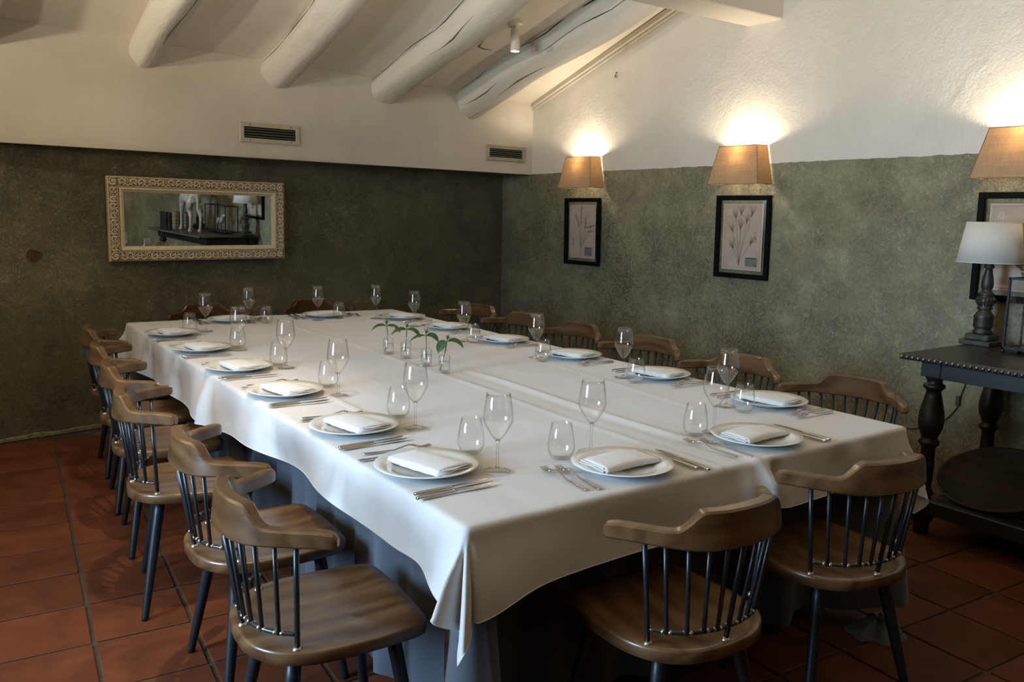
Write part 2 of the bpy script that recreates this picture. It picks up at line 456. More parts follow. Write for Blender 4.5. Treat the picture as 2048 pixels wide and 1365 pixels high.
# ------------------------------------------------------------------ mesh helpers
class MB:
    def __init__(self):
        self.v, self.f, self.s, self.m = [], [], [], []

    def add(self, vs, fs, smooth=True, mi=0, mat=None):
        o = len(self.v)
        if mat is not None:
            vs = [mat @ Vector(p) for p in vs]
        self.v += [tuple(p) for p in vs]
        for f in fs:
            self.f.append([i + o for i in f])
            self.s.append(smooth)
            self.m.append(mi)
        return self

    def box(self, c, d, mat=None, mi=0, b=0.0):
        x, y, z = (k / 2 for k in d)
        if b <= 0:
            vs = [(c[0] + sx * x, c[1] + sy * y, c[2] + sz * z) for sz in (-1, 1) for sy in (-1, 1) for sx in (-1, 1)]
            fs = [(0, 2, 3, 1), (4, 5, 7, 6), (0, 1, 5, 4), (2, 6, 7, 3), (0, 4, 6, 2), (1, 3, 7, 5)]
            return self.add(vs, fs, False, mi, mat)
        b = min(b, x * .95, y * .95, z * .95)
        # chamfered box: 24 verts
        vs, idx = [], {}
        for sx in (-1, 1):
            for sy in (-1, 1):
                for sz in (-1, 1):
                    for a in range(3):
                        p = [sx * (x - b), sy * (y - b), sz * (z - b)]
                        p[a] = (sx * x, sy * y, sz * z)[a]
                        idx[(sx, sy, sz, a)] = len(vs)
                        vs.append((c[0] + p[0], c[1] + p[1], c[2] + p[2]))
        fs = []
        for a in range(3):
            o1, o2 = (a + 1) % 3, (a + 2) % 3
            for sg in (-1, 1):
                q = []
                for (s1, s2) in ((-1, -1), (1, -1), (1, 1), (-1, 1)):
                    k = [0, 0, 0]
                    k[a], k[o1], k[o2] = sg, s1, s2
                    q.append(idx[(*k, a)])
                fs.append(q if sg > 0 else q[::-1])
        for a in range(3):  # edges along axis a
            o1, o2 = (a + 1) % 3, (a + 2) % 3
            for s1 in (-1, 1):
                for s2 in (-1, 1):
                    k0, k1 = [0, 0, 0], [0, 0, 0]
                    k0[a], k1[a] = -1, 1
                    k0[o1] = k1[o1] = s1
                    k0[o2] = k1[o2] = s2
                    q = [idx[(*k0, o1)], idx[(*k1, o1)], idx[(*k1, o2)], idx[(*k0, o2)]]
                    fs.append(q if s1 * s2 < 0 else q[::-1])
        for sx in (-1, 1):
            for sy in (-1, 1):
                for sz in (-1, 1):
                    q = [idx[(sx, sy, sz, 0)], idx[(sx, sy, sz, 1)], idx[(sx, sy, sz, 2)]]
                    fs.append(q if sx * sy * sz > 0 else q[::-1])
        return self.add(vs, fs, False, mi, mat)

    def lathe(self, prof, seg=24, c=(0, 0, 0), mat=None, mi=0, smooth=True):
        vs, fs = [], []
        for (r, z) in prof:
            for k in range(seg):
                a = 2 * PI * k / seg
                vs.append((c[0] + r * math.cos(a), c[1] + r * math.sin(a), c[2] + z))
        n = len(prof)
        for i in range(n - 1):
            for k in range(seg):
                k2 = (k + 1) % seg
                fs.append((i * seg + k, i * seg + k2, (i + 1) * seg + k2, (i + 1) * seg + k))
        if prof[0][0] > 1e-5:
            fs.append(tuple(range(seg))[::-1])
        if prof[-1][0] > 1e-5:
            fs.append(tuple((n - 1) * seg + k for k in range(seg)))
        return self.add(vs, fs, smooth, mi, mat)

    def sweep(self, path, section, mat=None, mi=0, smooth=True, caps=True, upv=(0, 0, 1), closed=False):
        """section(i) -> list of (a,b): a along side, b along up; path list of Vector"""
        path = [Vector(p) for p in path]
        n = len(path)
        vs, fs = [], []
        ns = None
        for i, p in enumerate(path):
            if closed:
                t = path[(i + 1) % n] - path[i - 1]
            else:
                t = path[min(i + 1, n - 1)] - path[max(i - 1, 0)]
            t.normalize()
            u = Vector(upv)
            if abs(t.dot(u)) > 0.97:
                u = Vector((1, 0, 0)) if abs(t.x) < 0.9 else Vector((0, 1, 0))
            sd = t.cross(u).normalized()
            uu = sd.cross(t).normalized()
            sec = section(i)
            ns = len(sec)
            for a, b in sec:
                vs.append(p + sd * a + uu * b)
        for i in range(n if closed else n - 1):
            j = (i + 1) % n
            for k in range(ns):
                k2 = (k + 1) % ns
                fs.append((i * ns + k, i * ns + k2, j * ns + k2, j * ns + k))
        if caps and not closed:
            fs.append(tuple(range(ns))[::-1])
            fs.append(tuple((n - 1) * ns + k for k in range(ns)))
        return self.add(vs, fs, smooth, mi, mat)

    def tube(self, path, r, seg=8, mat=None, mi=0, caps=True, smooth=True, closed=False):
        rr = r if callable(r) else (lambda i: r[i] if isinstance(r, (list, tuple)) else r)
        sec = lambda i: [(rr(i) * math.cos(2 * PI * k / seg), rr(i) * math.sin(2 * PI * k / seg)) for k in range(seg)]
        return self.sweep(path, sec, mat, mi, smooth, caps, closed=closed)

    def sphere(self, c, r, seg=10, rings=6, mat=None, mi=0, sc=(1, 1, 1)):
        vs, fs = [(c[0], c[1], c[2] - r * sc[2])], []
        for i in range(1, rings):
            a = -PI / 2 + PI * i / rings
            for k in range(seg):
                t = 2 * PI * k / seg
                vs.append((c[0] + r * sc[0] * math.cos(a) * math.cos(t), c[1] + r * sc[1] * math.cos(a) * math.sin(t), c[2] + r * sc[2] * math.sin(a)))
        vs.append((c[0], c[1], c[2] + r * sc[2]))
        for k in range(seg):
            fs.append((0, 1 + (k + 1) % seg, 1 + k))
            fs.append((len(vs) - 1, 1 + (rings - 2) * seg + k, 1 + (rings - 2) * seg + (k + 1) % seg))
        for i in range(rings - 2):
            for k in range(seg):
                k2 = (k + 1) % seg
                fs.append((1 + i * seg + k, 1 + i * seg + k2, 1 + (i + 1) * seg + k2, 1 + (i + 1) * seg + k))
        return self.add(vs, fs, True, mi, mat)

    def prism(self, poly, z0, z1, mat=None, mi=0, smooth=False):
        n = len(poly)
        vs = [(x, y, z0) for x, y in poly] + [(x, y, z1) for x, y in poly]
        fs = [tuple(range(n))[::-1], tuple(range(n, 2 * n))]
        fs += [(i, (i + 1) % n, n + (i + 1) % n, n + i) for i in range(n)]
        return self.add(vs, fs, smooth, mi, mat)

    def mesh(self, name, mats):
        me = bpy.data.meshes.new(name)
        me.from_pydata(self.v, [], self.f)
        me.polygons.foreach_set('use_smooth', self.s)
        if not isinstance(mats, (list, tuple)):
            mats = [mats]
        for x in mats:
            me.materials.append(x)
        if any(self.m):
            me.polygons.foreach_set('material_index', self.m)
        me.update()
        return me

    def obj(self, name, mats, parent=None, loc=None, rot=None):
        return link(name, self.mesh(name, mats), parent, loc, rot)


def link(name, data, parent=None, loc=None, rot=None):
    o = bpy.data.objects.new(name, data)
    COL.objects.link(o)
    if parent:
        o.parent = parent
    if loc is not None:
        o.location = loc
    if rot is not None:
        o.rotation_euler = rot
    return o


def empty(name, loc=(0, 0, 0), rz=0.0):
    o = link(name, None, None, loc, (0, 0, rz))
    o.empty_display_size = 0.05
    return o


def tag(o, label=None, cat=None, group=None, kind=None):
    if label:
        o['label'] = label
    if cat:
        o['category'] = cat
    if group:
        o['group'] = group
    if kind:
        o['kind'] = kind
    return o


def dup(root):
    r = root.copy()
    COL.objects.link(r)
    for ch in root.children:
        c = ch.copy()
        COL.objects.link(c)
        c.parent = r
        for g in ch.children:
            d = g.copy()
            COL.objects.link(d)
            d.parent = c
    return r


def catmull(pts, n):
    pts = [Vector(p) for p in pts]
    out = []
    P = [pts[0] * 2 - pts[1]] + pts + [pts[-1] * 2 - pts[-2]]
    for i in range(1, len(P) - 2):
        for k in range(n):
            t = k / n
            a, b, c, d = P[i - 1], P[i], P[i + 1], P[i + 2]
            out.append(0.5 * ((2 * b) + (c - a) * t + (2 * a - 5 * b + 4 * c - d) * t * t + (3 * b - a - 3 * c + d) * t ** 3))
    out.append(pts[-1])
    return out


def sstep(a, b, x):
    t = min(1, max(0, (x - a) / (b - a)))
    return t * t * (3 - 2 * t)


# ------------------------------------------------------------------ room shell
XW = 4.42                       # right wall
BW = lambda x: 5.885 + 0.1638 * (x - 0.6)      # back wall (skewed plan)
SOF = lambda x: 6.06 + 0.0709 * (x - XW)        # face of the bulkhead over the back wall
YB = -4.6
CEIL = lambda y: 2.40 + 0.317 * (6.1 - y) if y > 1.2 else 2.40 + 0.317 * 4.9 - 0.30 * (1.2 - y)


def build_room():
    # floor: grout bed with tiles laid on it
    floor = MB().box((1.2, 1.0, -0.05), (6.8, 11.6, 0.088)).obj('floor', M['grout'])
    tag(floor, kind='structure')
    ang = R_(-3.9)
    px, py = 0.313, 0.3165
    ox, oy = 0.36, 2.92
    ca, sa = math.cos(ang), math.sin(ang)

    def tile_mb(seed):
        rnd = random.Random(seed)
        hx, hy = 0.1505, 0.1525
        poly = []
        for (sx, sy) in ((-1, -1), (1, -1), (1, 1), (-1, 1)):
            cx, cy = sx * (hx - 0.008), sy * (hy - 0.008)
            st = {(-1, -1): 180, (1, -1): 270, (1, 1): 0, (-1, 1): 90}[(sx, sy)]
            for k in range(3):
                a = R_(st + 45 * k)
                poly.append((cx + 0.008 * math.cos(a) + rnd.uniform(-.0012, .0012), cy + 0.008 * math.sin(a) + rnd.uniform(-.0012, .0012)))
        n = len(poly)
        b = MB()
        vs = [(x, y, -0.008) for x, y in poly] + [(x, y, -0.002) for x, y in poly] + [(x * .982, y * .982, 0.0) for x, y in poly]
        fs = [(i, (i + 1) % n, n + (i + 1) % n, n + i) for i in range(n)] + [(n + i, n + (i + 1) % n, 2 * n + (i + 1) % n, 2 * n + i) for i in range(n)]
        fs.append(tuple(range(2 * n, 3 * n)))
        return b.add(vs, fs, False)
    protos = [tile_mb(k).mesh('tile', M['terracotta']) for k in range(8)]
    rest = MB()
    first = True
    rnd = random.Random(5)
    cand = []
    for i in range(-8, 16):
        for j in range(-25, 13):
            u, v = (i + 0.5) * px, (j + 0.5) * py
            x, y = ox + ca * u - sa * v, oy + sa * u + ca * v
            if x < XL + 0.1 or x > XW - 0.1 or y < YB + 0.1 or y > BW(x) - 0.1:
                continue
            cand.append((x, y))
    rel = Vector((fw.x, fw.y, 0)).normalized()
    def seen(c):
        d = Vector((c[0], c[1], 0))
        dep = d.dot(rel)
        side = d.x * r0.x + d.y * r0.y
        return dep > 1.3 and abs(side) < dep * 0.70 + 0.15
    near = [c for c in cand if seen(c)]
    near.sort(key=lambda c: c[0] ** 2 + c[1] ** 2)
    near = set(near[:290])
    for c in cand:
        dz = rnd.uniform(-0.0012, 0.001)
        if c in near:
            o = link('tile', rnd.choice(protos), floor, (c[0], c[1], 0.0 + dz), (rnd.uniform(-.003, .003), rnd.uniform(-.003, .003), ang + rnd.choice((0, PI)) + rnd.uniform(-.004, .004)))
        else:
            me = Matrix.Translation((c[0], c[1], dz)) @ Matrix.Rotation(ang, 4, 'Z')
            rest.box((0, 0, -0.004), (0.301, 0.305, 0.008), me, b=0.003)
    o = rest.obj('outer_tiles', M['terracotta'], floor)
    o['kind'] = 'stuff'

    # back wall (olive plaster)
    x0, x1 = XL - 0.2, XW + 0.2
    b = MB()
    b.add([(x0, BW(x0), -0.1), (x1, BW(x1), -0.1), (x1, BW(x1), 2.6), (x0, BW(x0), 2.6),
           (x0, BW(x0) + .3, -0.1), (x1, BW(x1) + .3, -0.1), (x1, BW(x1) + .3, 2.6), (x0, BW(x0) + .3, 2.6)],
          [(0, 1, 2, 3), (4, 7, 6, 5), (0, 4, 5, 1), (1, 5, 6, 2), (3, 2, 6, 7), (0, 3, 7, 4)], False)
    wb = tag(b.obj('wall_back', M['olive']), kind='structure')
    # patch of bare brick where the plaster has come away
    rnd = random.Random(3)
    poly = []
    for k in range(22):
        a = 2 * PI * k / 22
        rr = 0.042 * (1 + .10 * math.sin(3 * a + 1) + rnd.uniform(-.09, .09))
        poly.append((rr * 1.05 * math.cos(a), rr * 0.9 * math.sin(a)))
    bb = MB()
    vs = [(x, -0.003, z) for x, z in poly] + [(x * .8, -0.001, z * .8) for x, z in poly] + [(0, -0.0012, 0)]
    n = len(poly)
    fs = [(i, (i + 1) % n, n + (i + 1) % n, n + i) for i in range(n)] + [(n + i, n + (i + 1) % n, 2 * n) for i in range(n)]
    bb.add(vs, fs, False)
    bb.obj('exposed_brick', M['brick'], wb, (0.519, BW(0.519), 1.139), (0, 0, math.atan(0.1638)))
    # white worn strip along the foot of the back wall
    b = MB()
    n = 60
    vs, fs = [], []
    rnd = random.Random(8)
    for i in range(n + 1):
        x = x0 + (x1 - x0) * i / n
        h = 0.022 + rnd.uniform(-.006, .006)
        d = 0.006
        vs += [(x, BW(x), 0.0), (x, BW(x) - d, 0.0), (x, BW(x) - d, h), (x, BW(x), h + .004)]
    for i in range(n):
        for k in range(3):
            fs.append((4 * i + k, 4 * i + k + 1, 4 * i + 5 + k, 4 * i + 4 + k))
    b.add(vs, fs, False)
    tag(b.obj('baseboard_back', M['white_strip']), kind='structure')

    # bulkhead over the back wall
    b = MB()
    z0, z1 = 1.803, 2.62
    b.add([(x0, SOF(x0), z0), (x1, SOF(x1), z0), (x1, SOF(x1), z1), (x0, SOF(x0), z1),
           (x0, BW(x0) + .1, z0), (x1, BW(x1) + .1, z0), (x1, BW(x1) + .1, z1), (x0, BW(x0) + .1, z1)],
          [(0, 1, 2, 3), (1, 5, 6, 2), (0, 3, 7, 4), (3, 2, 6, 7)], False, 0)
    b.add([(x0, SOF(x0), z0), (x1, SOF(x1), z0), (x1, BW(x1) + .1, z0), (x0, BW(x0) + .1, z0)], [(0, 3, 2, 1)], False, 1)
    tag(b.obj('wall_back_upper', [M['white'], M['olive']]), kind='structure')

    # right wall, left wall, wall behind the camera
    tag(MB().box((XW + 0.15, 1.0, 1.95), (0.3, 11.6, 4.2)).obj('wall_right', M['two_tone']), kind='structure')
    wr = bpy.data.objects['wall_right']
    # wall_right coordinates: shift mesh so object z equals world z
    b = MB()
    t = 0.25
    ya, yb_ = YB - 0.2, BW(XL) + 0.3
    b.box((XL - t / 2, (ya + WIN_Y0) / 2, 1.95), (t, WIN_Y0 - ya, 4.2))
    b.box((XL - t / 2, (WIN_Y1 + yb_) / 2, 1.95), (t, yb_ - WIN_Y1, 4.2))
    b.box((XL - t / 2, (WIN_Y0 + WIN_Y1) / 2, (WIN_Z0 - 0.15) / 2), (t, WIN_Y1 - WIN_Y0, WIN_Z0 + 0.15))
    b.box((XL - t / 2, (WIN_Y0 + WIN_Y1) / 2, (WIN_Z1 + 4.05) / 2), (t, WIN_Y1 - WIN_Y0, 4.05 - WIN_Z1))
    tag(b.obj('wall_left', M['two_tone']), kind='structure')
    tag(MB().box(((XL + XW) / 2, YB - 0.15, 1.95), (XW - XL + 0.6, 0.3, 4.2)).obj('wall_front', M['olive']), kind='structure')
    # window in the left wall
    wn = empty('window_1', (XL - 0.12, (WIN_Y0 + WIN_Y1) / 2, WIN_Z0))
    tag(wn, kind='structure')
    b = MB()
    wy, wz = WIN_Y1 - WIN_Y0, WIN_Z1 - WIN_Z0
    for sgn in (-1, 1):
        b.box((0, sgn * (wy / 2 - 0.03), wz / 2), (0.06, 0.06, wz), b=.004)
        b.box((0, 0, wz / 2 + sgn * (wz / 2 - 0.03)), (0.06, wy - .12, 0.06), b=.004)
    b.obj('window_frame', M['window_white'], wn)
    MB().box((0, 0, wz / 2), (0.05, 0.05, wz - .12), b=.004).obj('mullion', M['window_white'], wn)
    for sgn in (-1, 1):
        MB().box((0, sgn * (wy / 4 - .005), wz / 2), (0.006, wy / 2 - .09, wz - .12)).obj('pane', M['pane'], wn)

    # ceiling boards between the beams, rafters, girder
    b = MB()
    ys = [6.7, 1.2, YB - 0.3]
    th = 0.12
    vs = []
    for y in ys:
        z = CEIL(y)
        vs += [(x0, y, z), (x1, y, z), (x1, y, z + th), (x0, y, z + th)]
    fs = []
    for i in range(2):
        for k in range(4):
            fs.append((4 * i + k, 4 * i + (k + 1) % 4, 4 * i + 4 + (k + 1) % 4, 4 * i + 4 + k))
    fs += [(0, 3, 2, 1), (8, 9, 10, 11)]
    b.add(vs, fs, False)
    ceil = tag(b.obj('ceiling', M['ceiling']), kind='structure')
    beams = [(0.30, 0.30, 0.115, 0.10), (1.185, 1.30, 0.100, 0.112), (2.07, 2.15, 0.112, 0.112), (2.95, 3.04, 0.122, 0.140), (3.735, 3.90, 0.138, 0.145)]
    beams += [(-0.62, -0.60, .11, .11), (-1.5, -1.48, .11, .11)]
    for bi, (xa, xb, ra, rb) in enumerate(beams):
        rnd = random.Random(bi + 20)
        path, rad = [], []
        n = 26
        for i in range(n + 1):
            y = 6.25 - (6.25 - 2.6) * i / n
            t = (6.0 - y) / 1.2
            x = xa + (xb - xa) * min(t, 1.6) + 0.012 * math.sin(y * 4.1 + bi * 2)
            z = CEIL(y) - 0.045 + 0.008 * math.sin(y * 3 + bi)
            path.append((x, y, z))
            rad.append((ra + (rb - ra) * min(1, t)) * (1 + 0.03 * math.sin(y * 6.3 + bi)))
        seg = 28

        def facet(a, i, bi=bi):
            # hewn log: seven uneven flats worked along its length
            best = 9
            for m_ in range(7):
                am = 2 * PI * (m_ + 0.35 * math.sin(m_ * 2.3 + bi)) / 7
                c_ = math.cos(a - am)
                if c_ > 0.2:
                    best = min(best, (0.93 + 0.05 * math.sin(m_ * 1.7 + bi * 3 + i * .11)) / c_)
            return 0.35 + 0.65 * min(best, 1.12) + 0.035 * noise.noise(Vector((math.cos(a) * 1.6, math.sin(a) * 1.6, i * .4 + bi * 9)))

        def sec(i, rad=rad, bi=bi):
            out = []
            for k in range(seg):
                a = 2 * PI * k / seg
                q = facet(a, i)
                out.append((rad[i] * q * 1.06 * math.cos(a), rad[i] * q * 1.12 * math.sin(a)))
            return out
        bo = MB().sweep(path, sec).obj('beam', M['beam'], ceil)
        # drying cracks along the log
        cracks = {3: [(8, 0.05, 0.95), (-42, .30, .45)], 4: [(16, 0.04, .80), (-34, .08, .20), (-70, .16, .34), (-20, .30, .85), (-88, .05, .13)], 2: [(14, .1, .5)], 1: [(-100, .2, .4)]}.get(bi, [])
        for (deg, t0, t1) in cracks:
            cp, cr = [], []
            i0, i1 = int(t0 * n), int(t1 * n)
            for i in range(i0, i1 + 1):
                p = Vector(path[i])
                tg = (Vector(path[min(i + 1, n)]) - Vector(path[max(i - 1, 0)])).normalized()
                sd = tg.cross(Vector((0, 0, 1))).normalized()
                uu = sd.cross(tg)
                a = R_(deg + 5 * math.sin(i * 1.3))
                q = facet(a, i)
                cp.append(p + sd * (rad[i] * q * 1.06 * math.cos(a)) + uu * (rad[i] * q * 1.12 * math.sin(a)))
                cr.append(0.0006 + 0.0048 * math.sin(PI * (i - i0) / max(1, i1 - i0)) * (0.6 + 0.4 * math.sin(i * 2.2)))
            if len(cp) > 2:
                MB().tube(cp, cr, 5).obj('drying_crack', M['crack'], bo)
    MB().box((1.3, 3.605, 2.98), (6.6, 0.27, 0.60), b=.006).obj('girder', M['white'], ceil)
    # moulding along the slope on the right wall
    b = MB()
    y0_, y1_ = SOF(XW) + .03, 3.7
    sl = 0.310
    za, zb = 2.345, 2.345 + sl * (y0_ - y1_)
    dd, hh = 0.028, 0.062
    vs = []
    for (y, z) in ((y0_, za), (y1_, zb)):
        vs += [(XW, y, z), (XW - .012, y, z), (XW - .012, y, z + .022), (XW - dd, y, z + .024), (XW - dd, y, z + hh), (XW, y, z + hh)]
    fs = [(k, (k + 1) % 6, 6 + (k + 1) % 6, 6 + k) for k in range(6)] + [(0, 5, 4, 3, 2, 1), (6, 7, 8, 9, 10, 11)]
    b.add(vs, fs, False)
    tag(b.obj('trim_1', M['white']), kind='structure')
    # dark gap between moulding and ceiling
    b = MB()
    vs = []
    for (y, z) in ((y0_, za + hh), (y1_, zb + hh)):
        vs += [(XW - dd, y, z), (XW - dd, y, z + .010), (XW, y, z + .010), (XW, y, z)]
    b.add(vs, [(k, (k + 1) % 4, 4 + (k + 1) % 4, 4 + k) for k in range(4)], False)
    b.obj('shadow_gap', M['crack'], bpy.data.objects['trim_1'])
    # curl of flaking paint between the beams
    c0 = Vector((3.36, 5.30, CEIL(5.30) - .004))
    MB().tube([c0 + Vector(p) for p in ((-.02, -.10, .03), (0, -.03, .008), (.0, 0, 0), (.05, .02, -.006), (.13, .02, -.006))], [.001, .003, .004, .003, .001], 5).obj('paint_flake', M['crack'], ceil)
    # stub of wire with an orange tip in the right wall
    st = MB().tube([(XW + .01, 4.975, 2.545), (XW - .015, 4.975, 2.545), (XW - .02, 4.975, 2.52)], .004, 6).obj('wire_stub', M['cable'], wr)
    MB().sphere((XW - .02, 4.975, 2.512), .010, 8, 6).obj('orange_tip', M['orange'], wr)


build_room()


# ------------------------------------------------------------------ vents
def build_vent(name, xc, z, wv, hv, mat, label, screws=True):
    ang = math.atan(0.0709)
    t = empty(name, (xc, SOF(xc), z), ang)
    tag(t, label, 'vent', 'air vents in the white wall')
    fwid = 0.030
    b = MB()
    for s in (-1, 1):
        b.box((s * (wv / 2 - fwid / 2), -0.006, 0), (fwid, 0.014, hv), b=.003)
        b.box((0, -0.006, s * (hv / 2 - fwid / 2)), (wv - 2 * fwid + .004, 0.0136, fwid), b=.003)
    b.obj('frame', mat, t)
    MB().box((0, -0.0008, 0), (wv - 2 * fwid + .01, 0.001, hv - 2 * fwid + .01)).obj('dark_duct', M['black'], t)
    ih = hv - 2 * fwid
    sm = MB().box((0, 0, 0), (wv - 2 * fwid + .008, 0.010, 0.0045), Matrix.Rotation(R_(25), 4, 'X'), b=.001).mesh('slat', M['slat'])
    for k in range(4):
        link('slat', sm, t, (0, -0.007, -ih / 2 + ih * (k + 0.6) / 4.2))
    sc = MB().lathe([(.004, 0), (.0035, .002), (0, .0028)], 8, mat=Matrix.Rotation(R_(90), 4, 'X')).mesh('screw', M['crack'])
    for sx in (-1, 1):
        for sz in (-1, 1):
            link('screw', sc, t, (sx * wv * .34, -0.0128, sz * (hv / 2 - fwid / 2)))


build_vent('air_vent', 2.013, 1.976, 0.438, 0.136, M['vent_cream'], 'cream slatted air vent high in the white wall above the carved mirror')
build_vent('air_vent', 4.122, 1.969, 0.420, 0.130, M['vent_grey'], 'greyish slatted air vent in the white wall close to the room corner')


# ------------------------------------------------------------------ ceiling spotlight
def build_spot():
    p = Vector((3.44, 4.95, CEIL(4.95)))
    t = empty('ceiling_spotlight', p)
    tag(t, 'white cylindrical spotlight glowing between two ceiling beams', 'spotlight')
    tilt = Matrix.Rotation(math.atan(0.317), 4, 'X')
    MB().lathe([(.0, 0.01), (.052, 0.01), (.052, -.012), (.046, -.018), (.0, -.018)], 24, mat=Matrix.Rotation(-math.atan(0.317), 4, 'X')).obj('ceiling_plate', M['white_metal'], t)
    MB().tube([(0, 0, -.01), (0, 0, -.05)], .012, 10).obj('joint', M['white_metal'], t)
    MB().lathe([(.0, -.045), (.030, -.045), (.033, -.049), (.033, -.185), (.030, -.187), (.028, -.180), (.028, -.172)], 28).obj('cylinder_body', M['white_metal'], t)
    MB().lathe([(0, -.1885), (.0275, -.1885)], 24).obj('lens', M['spot_lens'], t)
    # conduit running over the ceiling to the next beam
    pts = [(0.05, .0, .012), (.12, .03, .0), (.20, .05, -.006), (.26, .06, -.012)]
    MB().tube([Vector(q) for q in pts], .004, 6).obj('cable', M['white_metal'], t)
    l = lamp('spot_beam', 'SPOT', (p.x, p.y, p.z - .205), 26, SPOTC, target=(2.3, 3.6, 0.7), spot_size=R_(120), spot_blend=0.8, shadow_soft_size=0.03)


build_spot()
# further spotlights of the same row, above the frame
lamp('spot_beam_left', 'SPOT', (0.72, 2.55, 2.72), 125, SPOTC, target=(0.15, 3.5, 0), spot_size=R_(70), spot_blend=0.7, shadow_soft_size=0.018)
lamp('spot_beam_right', 'SPOT', (3.3, 2.4, 2.85), 7, SPOTC, target=(3.0, 2.8, 0), spot_size=R_(125), spot_blend=0.8, shadow_soft_size=0.03)
lamp('spot_beam_rear', 'SPOT', (0.9, 5.05, 2.6), 12, SPOTC, target=(1.1, 5.0, 0), spot_size=R_(140), spot_blend=0.8, shadow_soft_size=0.03)


# ------------------------------------------------------------------ sconces and framed prints on the right wall
def build_sconce(yc, label):
    t = empty('wall_sconce', (XW, yc, 1.675))
    tag(t, label, 'wall lamp', 'linen shaded wall lamps')
    wb, wt, db, dt, h = 0.207, 0.152, 0.145, 0.105, 0.245
    # local: -x out of the wall
    pb = [(0.0, wb), (-db, wb), (-db, -wb), (0.0, -wb)]
    pt = [(0.0, wt), (-dt, wt), (-dt, -wt), (0.0, -wt)]
    b = MB()
    nn = 10
    vs, fs = [], []
    for i in range(nn + 1):
        k = i / nn
        for (a, c) in zip(pb, pt):
            vs.append((a[0] + (c[0] - a[0]) * k - .004, a[1] + (c[1] - a[1]) * k, h * k))
    for i in range(nn):
        for k in range(3):
            fs.append((4 * i + k, 4 * i + k + 1, 4 * i + 5 + k, 4 * i + 4 + k))
    b.add(vs, fs, False)
    sh = b.obj('lamp_shade', M['linen_shade'], t)
    md = sh.modifiers.new('thickness', 'SOLIDIFY')
    md.thickness = 0.0015
    s = MB()
    for k in (1, 2):
        s.tube([(pb[k][0] - .005, pb[k][1], 0), (pt[k][0] - .005, pt[k][1], h)], .0018, 5)
    for (pp, z) in ((pb, 0.001), (pt, h)):
        s.tube([(pp[k][0] - .0045, pp[k][1], z) for k in range(4)], .0022, 5)
    s.obj('shade_seam', M['seam'], sh)
    MB().box((-.006, 0, .10), (.012, .07, .11), b=.003).obj('wall_plate', M['metal_black'], t)
    MB().tube([(-.01, 0, .085), (-.055, 0, .075), (-.068, 0, .085)], .006, 8).obj('bracket_arm', M['metal_black'], t)
    MB().lathe([(.012, 0), (.012, .03)], 12, (-.068, 0, .084)).obj('bulb_socket', M['white_plastic'], t)
    MB().lathe([(.009, 0), (.012, .01), (.021, .035), (.018, .052), (0, .060)], 14, (-.068, 0, .126)).obj('light_bulb', M['bulb'], t)
    # the bulb throws most of its light upwards, a little sideways and down past its holder
    lamp('sconce_glow', 'POINT', (XW - .068, yc, 1.675 + .180), 5.5, WARM, shadow_soft_size=0.042)
    lamp('sconce_beam', 'SPOT', (XW - .068, yc, 1.675 + .200), 19, WARM, target=(XW - .068, yc, 3.0), spot_size=R_(165), spot_blend=0.35, shadow_soft_size=0.042)


build_sconce(5.285, 'linen half shade wall lamp nearest the room corner, above the small frame')
build_sconce(3.668, 'linen half shade wall lamp in the middle, above the grass print')
build_sconce(1.953, 'linen half shade wall lamp above the table lamp and sideboard')


def strokes(b, pts, w, z):
    """flat brush stroke as a thin ribbon in the (y,z) plane of a picture: pts [(u,v)]"""
    n = len(pts)
    vs, fs = [], []
    for i, (u, v) in enumerate(pts):
        a = Vector(pts[min(i + 1, n - 1)]) - Vector(pts[max(i - 1, 0)])
        if a.length < 1e-9:
            a = Vector((1, 0))
        a.normalize()
        ww = w if not isinstance(w, (list, tuple)) else w[i]
        vs += [(z, u - a.y * ww, v + a.x * ww), (z, u + a.y * ww, v - a.x * ww)]
    for i in range(n - 1):
        fs.append((2 * i, 2 * i + 1, 2 * i + 3, 2 * i + 2))
    b.add(vs, fs, False)


def leaf2(b, u, v, ang, ln, wd, z):
    pts, ws = [], []
    for k in range(6):
        t = k / 5
        pts.append((u + math.cos(ang) * ln * t, v + math.sin(ang) * ln * t))
        ws.append(wd * math.sin(PI * min(1, t * 0.95 + 0.05)) + .0003)
    strokes(b, pts, ws, z)


